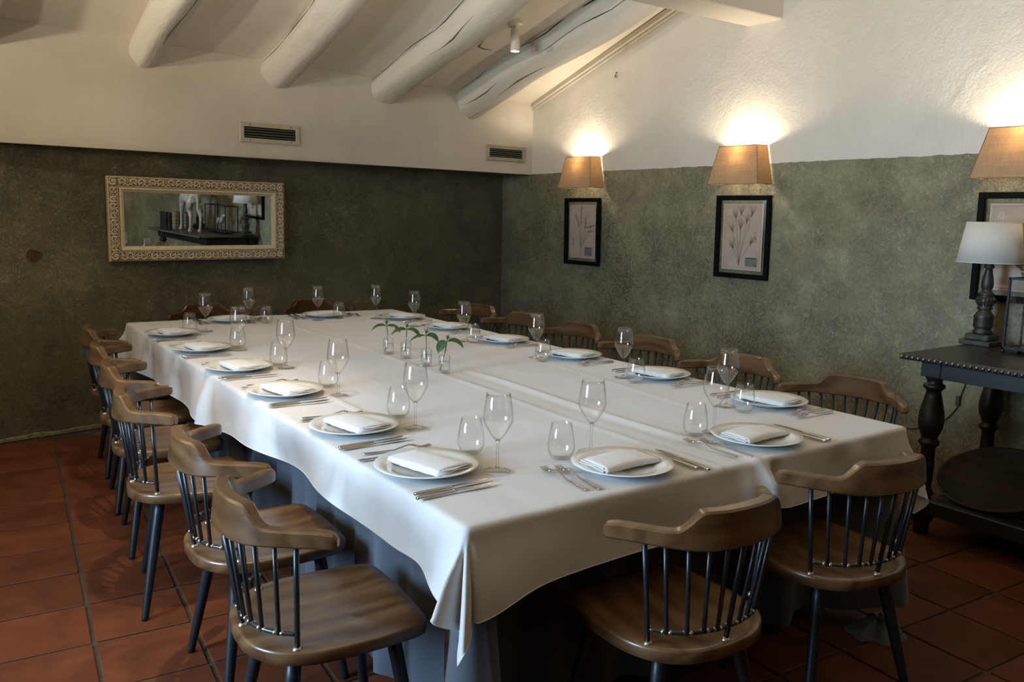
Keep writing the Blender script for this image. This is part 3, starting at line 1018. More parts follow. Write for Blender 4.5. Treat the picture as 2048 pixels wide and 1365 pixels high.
def build_picture(yc, zc, wv, hv, kind, label, lean=0.02):
    """local frame: x out of wall is -x, u to the viewer's right = -y"""
    t = empty('framed_print', (XW - .004, yc, zc - hv / 2))
    t.rotation_euler = (0, -lean, 0)
    tag(t, label, 'picture', 'framed botanical prints')
    fw_, dp = 0.032, 0.022
    b = MB()
    for s in (-1, 1):
        b.box((-dp / 2, s * (wv / 2 - fw_ / 2), hv / 2), (dp, fw_, hv), b=.003)
        b.box((-dp / 2, 0, hv / 2 + s * (hv / 2 - fw_ / 2)), (dp * .98, wv - 2 * fw_ + .004, fw_), b=.003)
    b.obj('frame', M['frame_black'], t)
    iw, ih = wv - 2 * fw_, hv - 2 * fw_
    pw, ph = iw * .86, ih * .90
    MB().box((-.0112, 0, hv / 2), (.0018, iw + .006, ih + .006)).obj('front_glass', M['pane'], t)
    pa = MB().box((-.0060, 0, hv / 2), (.0012, pw, ph)).obj('paper_sheet', M['paper_edge'], t)
    e = -.0067
    MB().box((e, 0, hv / 2), (.0003, pw - .012, ph - .012)).obj('printed_field', M['paper'], pa)
    e = -.0071
    U = lambda u, v: (-(u - .5) * pw, hv / 2 + (v - .5) * ph)      # u right, v up, 0..1
    r = MB()
    for ins, wl in ((.055, .0006),):
        q = [U(ins, .035), U(1 - ins, .035), U(1 - ins, .965), U(ins, .965), U(ins, .035)]
        for k in range(4):
            strokes(r, [q[k], q[k + 1]], wl, e)
    r.obj('ruled_border', M['ink_red'], pa)
    s = MB()
    c = U(.16, .88) if kind != 3 else U(.17, .86)
    for rr in (.016, .008):
        strokes(s, [(c[0] + rr * math.cos(2 * PI * k / 16), c[1] + rr * 1.1 * math.sin(2 * PI * k / 16)) for k in range(17)], .0022, e)
    s.obj('round_seal', M['seal'], pa)
    p = MB()
    rnd = random.Random(kind * 11)
    if kind == 1:
        base = (.43, .04)
        stems = [[base, (.44, .35), (.45, .62), (.46, .92)], [(.44, .2), (.40, .45), (.37, .60), (.24, .78)], [(.44, .2), (.55, .42), (.63, .55), (.62, .70)],
                 [(.44, .2), (.60, .38), (.72, .50), (.92, .58)], [(.43, .12), (.56, .30), (.70, .41), (.85, .44)]]
        for st in stems:
            pp = catmull([(*U(*q), 0) for q in st], 6)
            strokes(p, [(q.x, q.y) for q in pp], .0011, e)
        for (u0, v0, u1, v1, n) in ((.45, .62, .46, .93, 15), (.37, .60, .24, .80, 9), (.62, .55, .62, .72, 9), (.68, .56, .93, .60, 14), (.75, .48, .9, .5, 6)):
            for k in range(n):
                f = k / (n - 1)
                q = U(u0 + (u1 - u0) * f, v0 + (v1 - v0) * f)
                leaf2(p, q[0], q[1], PI / 2 + rnd.uniform(-1.0, 1.0), .020, .0026, e)
    elif kind == 2:
        base = (.44, .10)
        tips = [(.25, .58, .12, .70), (.32, .78, .18, .88), (.46, .84, .36, .96), (.72, .83, .66, .93), (.60, .72, .60, .82), (.45, .62, .42, .70), (.28, .32, .18, .42), (.72, .40, .82, .46)]
        for (u, v, _, _) in tips:
            pp = catmull([(*U(*base), 0), (*U(base[0] + (u - base[0]) * .35, base[1] + (v - base[1]) * .42), 0), (*U(u, v), 0)], 8)
            strokes(p, [(q.x, q.y) for q in pp], .0011, e)
            dirv = math.atan2(v - base[1], -(u - base[0]) * pw / ph)
            for k in range(5):
                a = PI / 2 + (PI / 2 - math.atan2((v - base[1]) * ph, (u - base[0]) * pw)) * 0.7 + (k - 2) * .23
                c = U(u, v)
                leaf2(p, c[0], c[1], a, .060 + rnd.uniform(-.015, .02), .0016, e)
            c = U(u * .97 + base[0] * .03, v * .97 + base[1] * .03)
            leaf2(p, c[0], c[1], PI / 2, .025, .004, e)
        strokes(p, [U(.44, .07), U(.44, .14)], .0035, e)
    else:
        base = (.60, .10)
        stems = [[base, (.63, .35), (.60, .55), (.62, .80)], [(.61, .30), (.74, .40), (.86, .47)], [(.61, .55), (.72, .66), (.82, .73)], [(.61, .22), (.45, .30), (.40, .36)]]
        for st in stems:
            pp = catmull([(*U(*q), 0) for q in st], 7)
            pp = [(q.x, q.y) for q in pp]
            strokes(p, pp, .0014, e)
            for k in range(2, len(pp), 3):
                for sg in (-1, 1):
                    leaf2(p, pp[k][0], pp[k][1], PI / 2 + sg * rnd.uniform(.5, 1.1), .034 + rnd.uniform(-.006, .008), .0085, e)
            leaf2(p, pp[-1][0], pp[-1][1], PI / 2 + rnd.uniform(-.5, .5), .036, .010, e)
    p.obj('plant_print', M['ink_dark'] if kind == 1 else M['ink_brown'], pa)
    if kind in (1, 2):
        b = MB()
        u0, u1, v0, v1 = (.60, .88, .05, .21) if kind == 1 else (.60, .90, .06, .20)
        q = [U(u0, v0), U(u1, v0), U(u1, v1), U(u0, v1)]
        b.add([(e, *k) for k in q], [(0, 1, 2, 3)], False)
        b.obj('caption_block', M['stamp'], pa)
        b = MB()
        strokes(b, [U(u0 + .03, v1 - .015), U(u1 - .03, v1 - .015)], .0028, e - .0003)
        for k in range(5):
            v = v1 - .045 - k * .02
            u = u0 + .03
            while u < u1 - .08:
                L = rnd.uniform(.02, .06)
                strokes(b, [U(u, v), U(min(u + L, u1 - .03), v)], .0009, e - .0003)
                u += L + .015
        strokes(b, [U(u1 - .07, v0 + .02), U(u1 - .02, v0 + .02)], .0035, e - .0003)
        # handwritten number sign beside the plant
        cu, cv = (.15, .28) if kind == 1 else (.83, .50)
        for ring in ((0, -.035, .018), (0, -.005, .014)):
            c = U(cu + ring[0], cv + ring[1])
            strokes(b, [(c[0] + ring[2] * .55 * math.cos(x * PI / 7), c[1] + ring[2] * .7 * math.sin(x * PI / 7)) for x in range(13)], .0012, e - .0003)
        for (a, c) in (((-.04, .04), (-.035, .075)), ((-.035, .075), (.015, .045)), ((.015, .045), (.02, .08))):
            strokes(b, [U(cu + a[0], cv + a[1]), U(cu + c[0], cv + c[1])], .0012, e - .0003)
        b.obj('small_lettering', M['ink_dark'], pa)


build_picture(5.315, 1.325, .448, .545, 1, 'black framed dark seed head print closest to the room corner')
build_picture(3.665, 1.335, .446, .545, 2, 'black framed print of a spiky grass plant on the olive wall')
build_picture(1.938, 1.340, .446, .545, 3, 'black framed brown leaf print behind the table lamp')


# ------------------------------------------------------------------ carved mirror on the back wall
def spiral(c, r0_, r1_, a0, turns, n=22):
    out = []
    for k in range(n + 1):
        t = k / n
        r = r0_ + (r1_ - r0_) * t
        a = a0 + turns * 2 * PI * t
        out.append((c[0] + r * math.cos(a), c[1] + r * math.sin(a)))
    return out


MIRROR_YAW, MIRROR_LEAN = 6.7, 1.75


def build_mirror():
    xc, zc, W_, H_ = 1.553, 1.369, 1.215, 0.548
    t = empty('wall_mirror', (xc, BW(xc) - 0.066, zc))
    t.rotation_euler = (R_(MIRROR_LEAN), 0, R_(MIRROR_YAW))
    tag(t, 'wide mirror in a carved cream scrollwork frame on the dark back wall', 'mirror')
    fwid = 0.098
    prof = [(0.0, 0.028), (0.0, -.004), (.006, -.012), (.060, -.007), (.066, -.004), (.070, -.012), (.080, -.012), (.086, -.006), (fwid, .002), (fwid, .024)]
    # mitred frame body
    b = MB()
    vs, fs = [], []
    for (o, d) in prof:
        x, z = W_ / 2 - o, H_ / 2 - o
        vs += [(-x, d, -z), (x, d, -z), (x, d, z), (-x, d, z)]
    mi = []
    bb = MB()
    for i in range(len(prof) - 1):
        f = [(4 * i + k, 4 * i + (k + 1) % 4, 4 * i + 4 + (k + 1) % 4, 4 * i + 4 + k) for k in range(4)]
        fs.append(f)
    o0 = len(b.v)
    b.v += vs
    for i, f in enumerate(fs):
        for q in f:
            b.f.append(list(q))
            b.s.append(False)
            b.m.append(1 if i in (2, 4) else 0)
    b.obj('frame', [M['cream_frame'], M['frame_wash']], t)
    # carved scrolls
    s = MB()

    def tube2(pts, r, sx=1):
        n = len(pts)
        rad = [r * (0.45 + 0.75 * math.sin(PI * min(1, (k + 2) / (n + 2)))) for k in range(n)]
        s.tube([(p[0], -.0095, p[1]) for p in pts], rad, 5)

    def motif(cx, cz, ux, uz, L):
        # one acanthus / C-scroll unit, local u along the side, v across (outwards)
        vx, vz = -uz, ux
        T = lambda p: (cx + ux * p[0] * L + vx * p[1] * .026, cz + uz * p[0] * L + vz * p[1] * .026)
        for sg in (-1, 1):
            # running scroll ending in a volute, with acanthus lobes along its back
            body = catmull2([(-.02, -.95), (.10, -.55), (.13, .05), (.22, .62), (.33, .70), (.42, .30), (.40, -.25), (.33, -.35), (.29, -.05), (.33, .15)])
            tube2([T((q[0] * sg, q[1])) for q in body], .0046)
            for (a0, b0, a1, b1) in ((.12, .1, .03, .55), (.17, .45, .07, .95), (.26, .68, .22, 1.1), (.36, .62, .40, 1.08), (.42, .25, .50, .62), (.41, -.2, .50, -.15), (.36, -.35, .44, -.85), (.12, -.45, .24, -.85), (.20, -.30, .24, .15)):
                tube2([T((q[0] * sg, q[1])) for q in catmull2([(a0, b0), ((a0 + a1) / 2 + .015, (b0 + b1) / 2 + .06), (a1, b1)])], .0034)
        for q in ((0, -.75), (0, .0), (0, .7)):
            p = T(q)
            s.sphere((p[0], -.009, p[1]), .0050, 7, 5, sc=(1, .8, 1.2))

    def catmull2(pts):
        return [(q.x, q.y) for q in catmull([(*p, 0) for p in pts], 5)]
    off = 0.034
    nx = 9
    L = (W_ - 0.13) / nx
    for k in range(nx):
        x = -W_ / 2 + .065 + L * (k + .5)
        motif(x, H_ / 2 - off, 1, 0, L)
        motif(x, -H_ / 2 + off, -1, 0, L)
    nz = 4
    L = (H_ - .13) / nz
    for k in range(nz):
        z = -H_ / 2 + .065 + L * (k + .5)
        motif(-W_ / 2 + off, z, 0, 1, L)
        motif(W_ / 2 - off, z, 0, -1, L)
    for sx in (-1, 1):
        for sz in (-1, 1):
            c = (sx * (W_ / 2 - off), sz * (H_ / 2 - off))
            tube2(spiral(c, .028, .005, R_(45), 1.6, 30), .0058)
            s.sphere((c[0], -.010, c[1]), .007, 8, 5)
    so = s.obj('scrollwork', M['cream_frame'], t)
    gw, gh = W_ - 2 * fwid + .008, H_ - 2 * fwid + .008
    MB().box((0, .010, 0), (gw, .006, gh)).obj('mirror_glass', M['mirror'], t)
    MB().box((0, .020, 0), (W_ - .03, .008, H_ - .03)).obj('backing_board', M['dark_wood'], t)


build_mirror()


# ------------------------------------------------------------------ dining table, cloths
TX0, TX1, TY0, TY1, TZ = 0.945, 2.752, 1.515, 5.458, 0.75


def build_table():
    t = empty('dining_table', (0, 0, 0))
    tag(t, 'long dining table hidden under white and grey cloths', 'table')
    MB().box(((TX0 + TX1) / 2, (TY0 + TY1) / 2, TZ - .027), (TX1 - TX0 - .03, TY1 - TY0 - .03, .04), b=.004).obj('tabletop', M['dark_wood'], t)
    lm = MB().box((0, 0, .35), (.07, .07, .70), b=.006).mesh('leg', M['dark_wood'])
    for x in (TX0 + .34, TX1 - .34):
        for y in (TY0 + .45, (TY0 + TY1) / 2, TY1 - .35):
            link('leg', lm, t, (x, y, 0))

    # white cloth: one grid wrapped over the edges
    def lin(a, b, n):
        return [a + (b - a) * k / n for k in range(n + 1)]
    nd = 22
    us = [('lo', s) for s in [1 - k / nd for k in range(nd)]] + [('in', u) for u in lin(0, 1, 120)] + [('hi', (k + 1) / nd) for k in range(nd)]
    vs_ = [('lo', s) for s in [1 - k / nd for k in range(nd)]] + [('in', u) for u in lin(0, 1, 230)] + [('hi', (k + 1) / nd) for k in range(nd)]
    rad = 0.012
    X0, X1, Y0, Y1 = TX0 + rad, TX1 - rad, TY0 + rad, TY1 - rad
    nz = lambda x, y, z=0: noise.noise(Vector((x, y, z)))

    def drop(side, t):
        if side == 'xlo':      # left long side, t = y
            return 0.150 + 0.078 * sstep(2.2, 4.0, t) + 0.012 * math.exp(-((t - 1.9) / .3) ** 2) + 0.003 * nz(t * 2.1, 3)
        if side == 'xhi':
            return 0.19 + 0.012 * nz(t * 2, 7)
        if side == 'ylo':      # near short side, t = x
            return 0.180 - 0.016 * math.exp(-((t - 1.95) / .25) ** 2) + 0.010 * nz(t * 2.3, 11)
        return 0.19 + 0.01 * nz(t * 2, 15)

    def outof(side, t, d):
        # outward swing of the hanging cloth at depth d
        k = 0.10
        if side == 'ylo':
            f = 0.035 * math.sin(t * 7.0 + .6) * sstep(0, .15, d) * 0.5 + 0.05 * math.exp(-((t - 1.97) / .032) ** 2) - 0.03 * math.exp(-((t - 2.03) / .03) ** 2) + 0.018 * math.exp(-((t - 1.90) / .03) ** 2)
            f += 0.012 * math.exp(-((t - 2.45) / .05) ** 2) - 0.010 * math.exp(-((t - 2.36) / .05) ** 2)
            f *= sstep(-.01, .07, d)
        elif side == 'xlo':
            f = 0.014 * math.sin(t * 9.0) * sstep(0, .15, d) + 0.02 * math.exp(-((t - 3.60) / .04) ** 2) * sstep(0, .1, d) + 0.016 * math.sin(t * 3.7 + 1) * sstep(0, .2, d)
            f -= 0.02 * math.exp(-((t - 1.72) / .09) ** 2) * sstep(.03, .14, d)
        else:
            f = 0.014 * math.sin(t * 8.0) * sstep(0, .15, d)
        return k * d + f + 0.004 * nz(t * 6, d * 9, 4) * sstep(0, .1, d)

    def wrapz(d):
        # rolled edge: returns (outward, down) for arc length d past the flat
        q = rad * PI / 2
        if d < q:
            a = d / rad
            return rad * math.sin(a), rad * (1 - math.cos(a))
        return rad, rad + (d - q)

    def topz(x, y):
        z = TZ
        g = lambda a, s: math.exp(-(a / s) ** 2)
        jog = 0.012 * math.sin(y * 2.1) + .008 * math.sin(y * 5)
        z += 0.0055 * g(x - 1.80 - jog, .008)
        z += 0.0075 * g(x - 1.955 - jog * .7, .014) * sstep(3.3, 2.9, y)
        z -= 0.0025 * g(x - 1.91 - jog * .7, .02) * sstep(3.3, 2.9, y)
        z += 0.0055 * g(x - 1.21, .008) * sstep(2.2, 2.45, y) * sstep(3.2, 2.95, y)
        z += 0.0045 * g(y - 3.0 - .08 * (x - 1.2), .010) * sstep(1.75, 1.5, x)
        z += 0.0030 * g(y - 4.25, .012) * sstep(1.0, 1.2, x)
        z += 0.0022 * g(x - 2.35 - .1 * (y - 2.6), .014) * sstep(1.9, 2.1, y) * sstep(3.4, 3.1, y)
        z += 0.0022 * nz(x * 3.2, y * 1.4, 2) + 0.0014 * nz(x * 11, y * 3, 6)
        return z

    def P(u, v):
        ku, su = u
        kv, sv = v
        if ku == 'in' and kv == 'in':
            x, y = X0 + (X1 - X0) * su, Y0 + (Y1 - Y0) * sv
            return (x, y, topz(x, y))
        if ku != 'in' and kv != 'in':
            cx, cy = (X0 if ku == 'lo' else X1), (Y0 if kv == 'lo' else Y1)
            nx_, ny_ = (-1 if ku == 'lo' else 1), (-1 if kv == 'lo' else 1)
            dx = drop('x' + ku, cy) + .045
            dy = drop('y' + kv, cx) + .045
            a, b = su * dx, sv * dy
            r = math.hypot(a, b)
            th = math.atan2(b, a)
            o, dn = wrapz(r)
            ramp_ = sstep(0.0, .13, dn)
            base = 0.10 * dn + o
            # soft folds standing out around the corner
            tt = th / (PI / 2)
            bump = 0.24 * math.exp(-((tt - .60) / .13) ** 2) + 0.36 * math.exp(-((tt - .20) / .13) ** 2) - 0.09 * math.exp(-((tt - .42) / .07) ** 2) - 0.07 * math.exp(-((tt - .87) / .08) ** 2)
            rho = base + bump * ramp_ * dn
            ang_ = th
            ox_, oy_ = math.cos(ang_) * rho, math.sin(ang_) * rho
            s1 = outof('x' + ku, cy, max(0, dn)) - .10 * dn
            s2 = outof('y' + kv, cx, max(0, dn)) - .10 * dn
            ox_ += s1 * (1 - tt) ** 2
            oy_ += s2 * tt ** 2
            return (cx + nx_ * ox_, cy + ny_ * oy_, TZ - dn * (1 - .5 * max(0, bump) ** 2 * ramp_))
        if ku != 'in':
            y = Y0 + (Y1 - Y0) * sv
            side = 'x' + ku
            d = su * (drop(side, y) + .045 * (math.exp(-((y - Y0) / .12) ** 2) + math.exp(-((y - Y1) / .12) ** 2)))
            o, dn = wrapz(d)
            o += outof(side, y, dn)
            x = (X0 - o) if ku == 'lo' else (X1 + o)
            return (x, y, TZ - dn + (topz(min(max(x, X0), X1), y) - TZ) * (1 - su))
        x = X0 + (X1 - X0) * su
        side = 'y' + kv
        d = sv * (drop(side, x) + .045 * (math.exp(-((x - X0) / .12) ** 2) + math.exp(-((x - X1) / .12) ** 2)))
        o, dn = wrapz(d)
        o += outof(side, x, dn)
        y = (Y0 - o) if kv == 'lo' else (Y1 + o)
        return (x, y, TZ - dn + (topz(x, min(max(y, Y0), Y1)) - TZ) * (1 - sv))
    verts = [P(u, v) for v in vs_ for u in us]
    nu = len(us)
    faces = [(j * nu + i, j * nu + i + 1, (j + 1) * nu + i + 1, (j + 1) * nu + i) for j in range(len(vs_) - 1) for i in range(nu - 1)]
    b = MB().add(verts, faces)
    c = b.obj('tablecloth', M['linen'])
    tag(c, 'white linen tablecloth with pressed fold lines draped over the long table', 'tablecloth')
    # stitched hem: a slightly raised narrow band at the edge
    per = []
    nv = len(vs_)
    ring = [(i, 0) for i in range(nu)] + [(nu - 1, j) for j in range(1, nv)] + [(i, nv - 1) for i in range(nu - 2, -1, -1)] + [(0, j) for j in range(nv - 2, 0, -1)]
    pts = [Vector(verts[j * nu + i]) for i, j in ring]
    MB().tube(pts, .0016, 5, closed=True).obj('rolled_hem', M['linen'], c)

    # grey undercloth down to the floor
    per = []
    ins = 0.016
    L = []
    step = 0.02
    cr_ = 0.02
    xs0, xs1, ys0, ys1 = TX0 + ins, TX1 - ins, TY0 + ins, TY1 - ins
    def side(ax, ay, bx, by, nx_, ny_):
        n = int(max(abs(bx - ax), abs(by - ay)) / step)
        for k in range(n):
            t = k / n
            L.append((ax + (bx - ax) * t, ay + (by - ay) * t, nx_, ny_))
    def corner(cx, cy, a0):
        for k in range(10):
            a = R_(a0 + 9 * k)
            L.append((cx + cr_ * math.cos(a), cy + cr_ * math.sin(a), math.cos(a), math.sin(a)))
    side(xs0 + cr_, ys0, xs1 - cr_, ys0, 0, -1)
    corner(xs1 - cr_, ys0 + cr_, -90)
    side(xs1, ys0 + cr_, xs1, ys1 - cr_, 1, 0)
    corner(xs1 - cr_, ys1 - cr_, 0)
    side(xs1 - cr_, ys1, xs0 + cr_, ys1, 0, 1)
    corner(xs0 + cr_, ys1 - cr_, 90)
    side(xs0, ys1 - cr_, xs0, ys0 + cr_, -1, 0)
    corner(xs0 + cr_, ys0 + cr_, 180)
    rows = 26
    verts, faces = [], []
    nL = len(L)
    s = 0.0
    prev = L[0]
    for i, (x, y, nx_, ny_) in enumerate(L):
        s += math.hypot(x - prev[0], y - prev[1])
        prev = (x, y)
        # distance to nearest corner
        dc = min(math.hypot(x - a, y - c_) for a in (xs0, xs1) for c_ in (ys0, ys1))
        away = sstep(.05, .22, dc)
        if ny_ < -.5 and abs(nx_) < .5:
            inset = 0.175 * away
        elif nx_ < -.5 and abs(ny_) < .5:
            inset = (0.095 + 0.11 * sstep(2.2, 4.6, y)) * away
        elif nx_ > .5 and abs(ny_) < .5:
            inset = 0.05 * away
        else:
            inset = 0.04 * away if dc > .06 else 0
        flare = 0.085 * math.exp(-(dc / .10) ** 2)
        zb = 0.05 + 0.03 * noise.noise(Vector((s * 1.3, 0, 0))) + 0.012 * math.sin(s * 30)
        if x > 2.5 and y < 1.9:
            zb += 0.05 * math.exp(-(dc / .2) ** 2)
        for j in range(rows + 1):
            t = j / rows
            z = (TZ - .006) + (zb - TZ + .006) * t
            dep = TZ - z
            fold = (0.020 * math.sin(s * 34 + 2.2 * math.sin(s * 3.1)) + 0.012 * math.sin(s * 13 + 1.0)) * sstep(.05, .5, dep)
            o = -inset * sstep(0.02, .20, dep) + fold * (1.0 if inset > .001 else .6) + flare * sstep(.1, .7, dep)
            verts.append((x + nx_ * o, y + ny_ * o, z))
    for i in range(nL):
        i2 = (i + 1) % nL
        for j in range(rows):
            faces.append((i * (rows + 1) + j, i * (rows + 1) + j + 1, i2 * (rows + 1) + j + 1, i2 * (rows + 1) + j))
    # closed over the tabletop
    faces.append(tuple(i * (rows + 1) for i in range(nL)))
    b = MB().add(verts, faces)
    # slack of the cloth lying on the floor at the two near corners
    k = b.obj('undercloth', M['skirt'])
    tag(k, 'slate grey undercloth hanging in folds to the floor beneath the white cloth', 'tablecloth')

    def slack(cx, cy, rx, ry, rot, seed):
        q = MB()
        n, m = 36, 8
        vs, fs = [(0, 0, .045)], []
        for j in range(1, m + 1):
            for i in range(n):
                a = 2 * PI * i / n
                t = j / m
                z = max(0.003, .045 * (1 - t) + .022 * math.sin(6 * a + 4 * t + seed) * t * (1 - t) * 3 + .012 * math.sin(9 * a + seed) * (1 - t))
                rr = t * (1 + .14 * math.sin(3 * a + seed) + .08 * math.sin(7 * a))
                vs.append((rx * rr * math.cos(a), ry * rr * math.sin(a), z if j < m else .002))
        for i in range(n):
            fs.append((0, 1 + i, 1 + (i + 1) % n))
        for j in range(m - 1):
            for i in range(n):
                fs.append((1 + j * n + i, 1 + (j + 1) * n + i, 1 + (j + 1) * n + (i + 1) % n, 1 + j * n + (i + 1) % n))
        q.add(vs, fs)
        q.obj('floor_slack', M['skirt'], k, (cx, cy, 0), (0, 0, rot))
    slack(2.70, 1.53, .13, .09, .3, 1.0)
    slack(1.00, 1.62, .12, .20, .2, 2.0)


build_table()


# ------------------------------------------------------------------ chairs
def build_chair():
    t = empty('dining_chair')
    # seat outline (x forward, y left)
    half = catmull([(-.218, 0, 0), (-.212, .075, 0), (-.188, .135, 0), (-.145, .182, 0), (-.085, .209, 0), (-.02, .217, 0), (.07, .216, 0), (.145, .210, 0), (.185, .203, 0), (.207, .186, 0), (.216, .155, 0), (.221, .08, 0), (.222, 0, 0)], 4)
    pts = [(p.x, p.y) for p in half]
    out = pts + [(x, -y) for x, y in pts[-2:0:-1]]
    out = out[::-1]  # counter-clockwise from above
    n = len(out)
    b = MB()
    rings = [(1.0, .418), (1.0, .4425), (.994, .4472), (.984, .4492), (.92, .4498), (.82, .4485), (.6, .4400), (.3, .4355)]
    vs, fs = [], []
    bot = [(x * .955, y * .955, .414) for x, y in out]
    vs += bot
    for (sc, z) in rings:
        for x, y in out:
            dz = 0
            if sc < .95:
                dz = 0.006 * sstep(.05, .2, x) * (1 if sc > .5 else .6)      # front of the saddle stays higher
            vs.append((x * sc, y * sc, z + dz))
    vs.append((0, 0, .436))
    m = len(rings) + 1
    fs.append(tuple(range(n))[::-1])
    for j in range(m - 1):
        for i in range(n):
            i2 = (i + 1) % n
            fs.append((j * n + i, j * n + i2, (j + 1) * n + i2, (j + 1) * n + i))
    for i in range(n):
        fs.append(((m - 1) * n + i, (m - 1) * n + (i + 1) % n, m * n))
    b.add(vs, fs)
    b.s[0] = False
    b.obj('seat', M['wood'], t)
    # legs
    for (tf, ts, bf, bs) in ((-.105, .125, -.175, .215), (-.105, -.125, -.175, -.215), (.135, .135, .195, .200), (.135, -.135, .195, -.200)):
        p0, p1 = Vector((tf, ts, .420)), Vector((bf, bs, 0.0))
        path = [p0 + (p1 - p0) * k for k in (0, .15, .4, .7, .97, 1)]
        MB().tube(path, [.018, .0185, .0175, .0150, .0120, .0105], 12).obj('leg', M['leg_black'], t)
    # rail
    ctl = [(-.237, 0, 0), (-.230, .07, 0), (-.205, .133, 0), (-.168, .178, 0), (-.125, .210, 0), (-.085, .237, 0), (-.045, .268, 0)]
    hp = catmull(ctl, 6)
    path = [Vector((p.x, -p.y, 0)) for p in hp[::-1]] + [Vector((p.x, p.y, 0)) for p in hp[1:]]
    zt = lambda s: 0.752 + 0.046 * sstep(.170, .112, abs(s)) - 0.004 * sstep(.24, .27, abs(s))
    zb = lambda s: 0.712 - 0.006 * sstep(.2, .1, abs(s))
    hw = lambda s: (0.0165 + 0.002 * sstep(.2, .12, abs(s))) * (1 - .25 * sstep(.25, .27, abs(s)))

    def sec(i):
        s = path[i].y
        a, z1, z0 = hw(s), zt(s), zb(s)
        e = .005
        if abs(s) > .262:
            k = sstep(.262, .269, abs(s))
            a *= 1 - .35 * k
            z1 -= .010 * k
            z0 += .006 * k
        tl = 0.010 * sstep(.2, .1, abs(s))       # the crest leans back a little
        return [(-a + e, z0), (a - e, z0), (a, z0 + e), (a + tl, z1 - e), (a - e + tl, z1), (-a + e + tl, z1), (-a + tl, z1 - e), (-a, z0 + e)]
    # side vector: path runs from -y to +y around the back; tangent x up
    bm = MB().sweep(path, sec, smooth=True)
    rl = bm.obj('back_rail', M['rail'], t)
    md = rl.modifiers.new('edges', 'EDGE_SPLIT')
    md.split_angle = R_(28)
    # posts standing on the seat
    fer = MB().lathe([(.0125, -.001), (.0125, .002), (.0095, .006), (.0065, .008)], 12).mesh('ferrule', M['weld'])
    for (f0, s0, f1, s1) in ((-.114, .176, -.122, .209), (-.114, -.176, -.122, -.209), (-.196, 0.0, -.236, 0.0)):
        p = MB().tube([(f0, s0, .446), (f0 + (f1 - f0) * .5, s0 + (s1 - s0) * .5, .59), (f1, s1, .716)], .0066, 9).obj('post', M['metal_black'], t)
        link('ferrule', fer, p, (f0, s0, .448))
    # hoop between the posts, just above the seat
    hz = .487
    hh = catmull([(-.116, -.179, hz), (-.152, -.150, hz), (-.180, -.110, hz), (-.196, -.058, hz), (-.202, 0, hz), (-.196, .058, hz), (-.180, .110, hz), (-.152, .150, hz), (-.116, .179, hz)], 4)
    hoop = MB().tube(hh, .0058, 8).obj('hoop', M['metal_black'], t)
    w = MB()
    pos = [(-.150, .152), (-.178, .113), (-.192, .072), (-.200, .036)]
    tops = [(-.163, .182), (-.198, .143), (-.220, .098), (-.231, .049)]
    spots = []
    for sg in (-1, 1):
        for (a, c), (d, e) in zip(pos, tops):
            spots.append((a, c * sg, d, e * sg))
    for (a, c, d, e) in spots:
        MB().tube([(a, c, hz - .004), ((a + d) / 2, (c + e) / 2, (hz + .71) / 2), (d, e, .714)], .0056, 8).obj('spindle', M['metal_black'], t)
        tg = Vector((c, -a, 0)).normalized()
        for o in (-.011, .011):
            w.sphere((a + tg.x * o * .8, c + tg.y * o * .8, hz), .0072, 7, 5, sc=(1, 1, .9))
    for (f0, s0) in ((-.114, .176), (-.114, -.176), (-.198, 0.0)):
        w.sphere((f0 - .001, s0, hz), .0088, 8, 6)
    w.obj('weld_beads', M['weld'], hoop)
    return t


chair0 = build_chair()
CH = [
    (0.757, 1.905, -4, 'spindle back chair nearest the camera on the left side of the table'),
    (0.785, 2.470, -1, 'second spindle back chair from the camera along the left side'),
    (0.745, 3.170, -11, 'third spindle back chair on the left side, standing clear with three legs visible'),
    (0.795, 3.775, -6, 'fourth spindle back chair from the camera along the left side'),
    (0.838, 4.345, -6, 'fifth spindle back chair from the camera along the left side'),
    (0.885, 4.960, -4, 'farthest spindle back chair on the left side, by the dark back wall'),
    (2.985, 1.965, 190, 'spindle back chair on the right side of the table closest to the sideboard'),
    (3.020, 2.590, 190, 'second chair on the right side, its rail behind two stacked looking wine glasses'),
    (3.060, 3.250, 190, 'third spindle back chair on the right side, below the grass print'),
    (3.060, 3.890, 190, 'fourth chair on the right side, half way along the table'),
    (3.055, 4.470, 190, 'fifth chair on the right side, under the small framed print'),
    (3.060, 5.020, 194, 'sixth chair on the right side, in the dark room corner'),
    (1.515, 1.425, 88, 'left of the two spindle back chairs at the near end of the table'),
    (2.200, 1.440, 82, 'right of the two spindle back chairs at the near end of the table'),
    (1.520, 5.690, 270, 'left of the two chairs at the far end, below the mirror'),
    (2.300, 5.690, 270, 'right of the two chairs at the far end, against the back wall'),
]
for i, (x, y, a, lb) in enumerate(CH):
    o = chair0 if i == 0 else dup(chair0)
    o.location = (x, y, 0)
    o.rotation_euler = (0, 0, R_(a))
    tag(o, lb, 'chair', 'spindle back dining chairs around the table')


# ------------------------------------------------------------------ place settings
def build_plate():
    prof_o = [(0, .0), (.078, .0), (.080, -.0005), (.084, .001), (.092, .006), (.110, .011), (.1435, .0195)]
    prof = [(.0001, .002), (.079, .002), (.0815, .0), (.0855, .0015), (.094, .0065), (.118, .0125), (.1425, .0195), (.1440, .0212), (.1430, .0226), (.118, .0165), (.1, .0125), (.093, .0085), (.086, .0060), (.0001, .0055)]
    b = MB().lathe(prof, 56)
    return b.obj('dinner_plate', M['porcelain'])


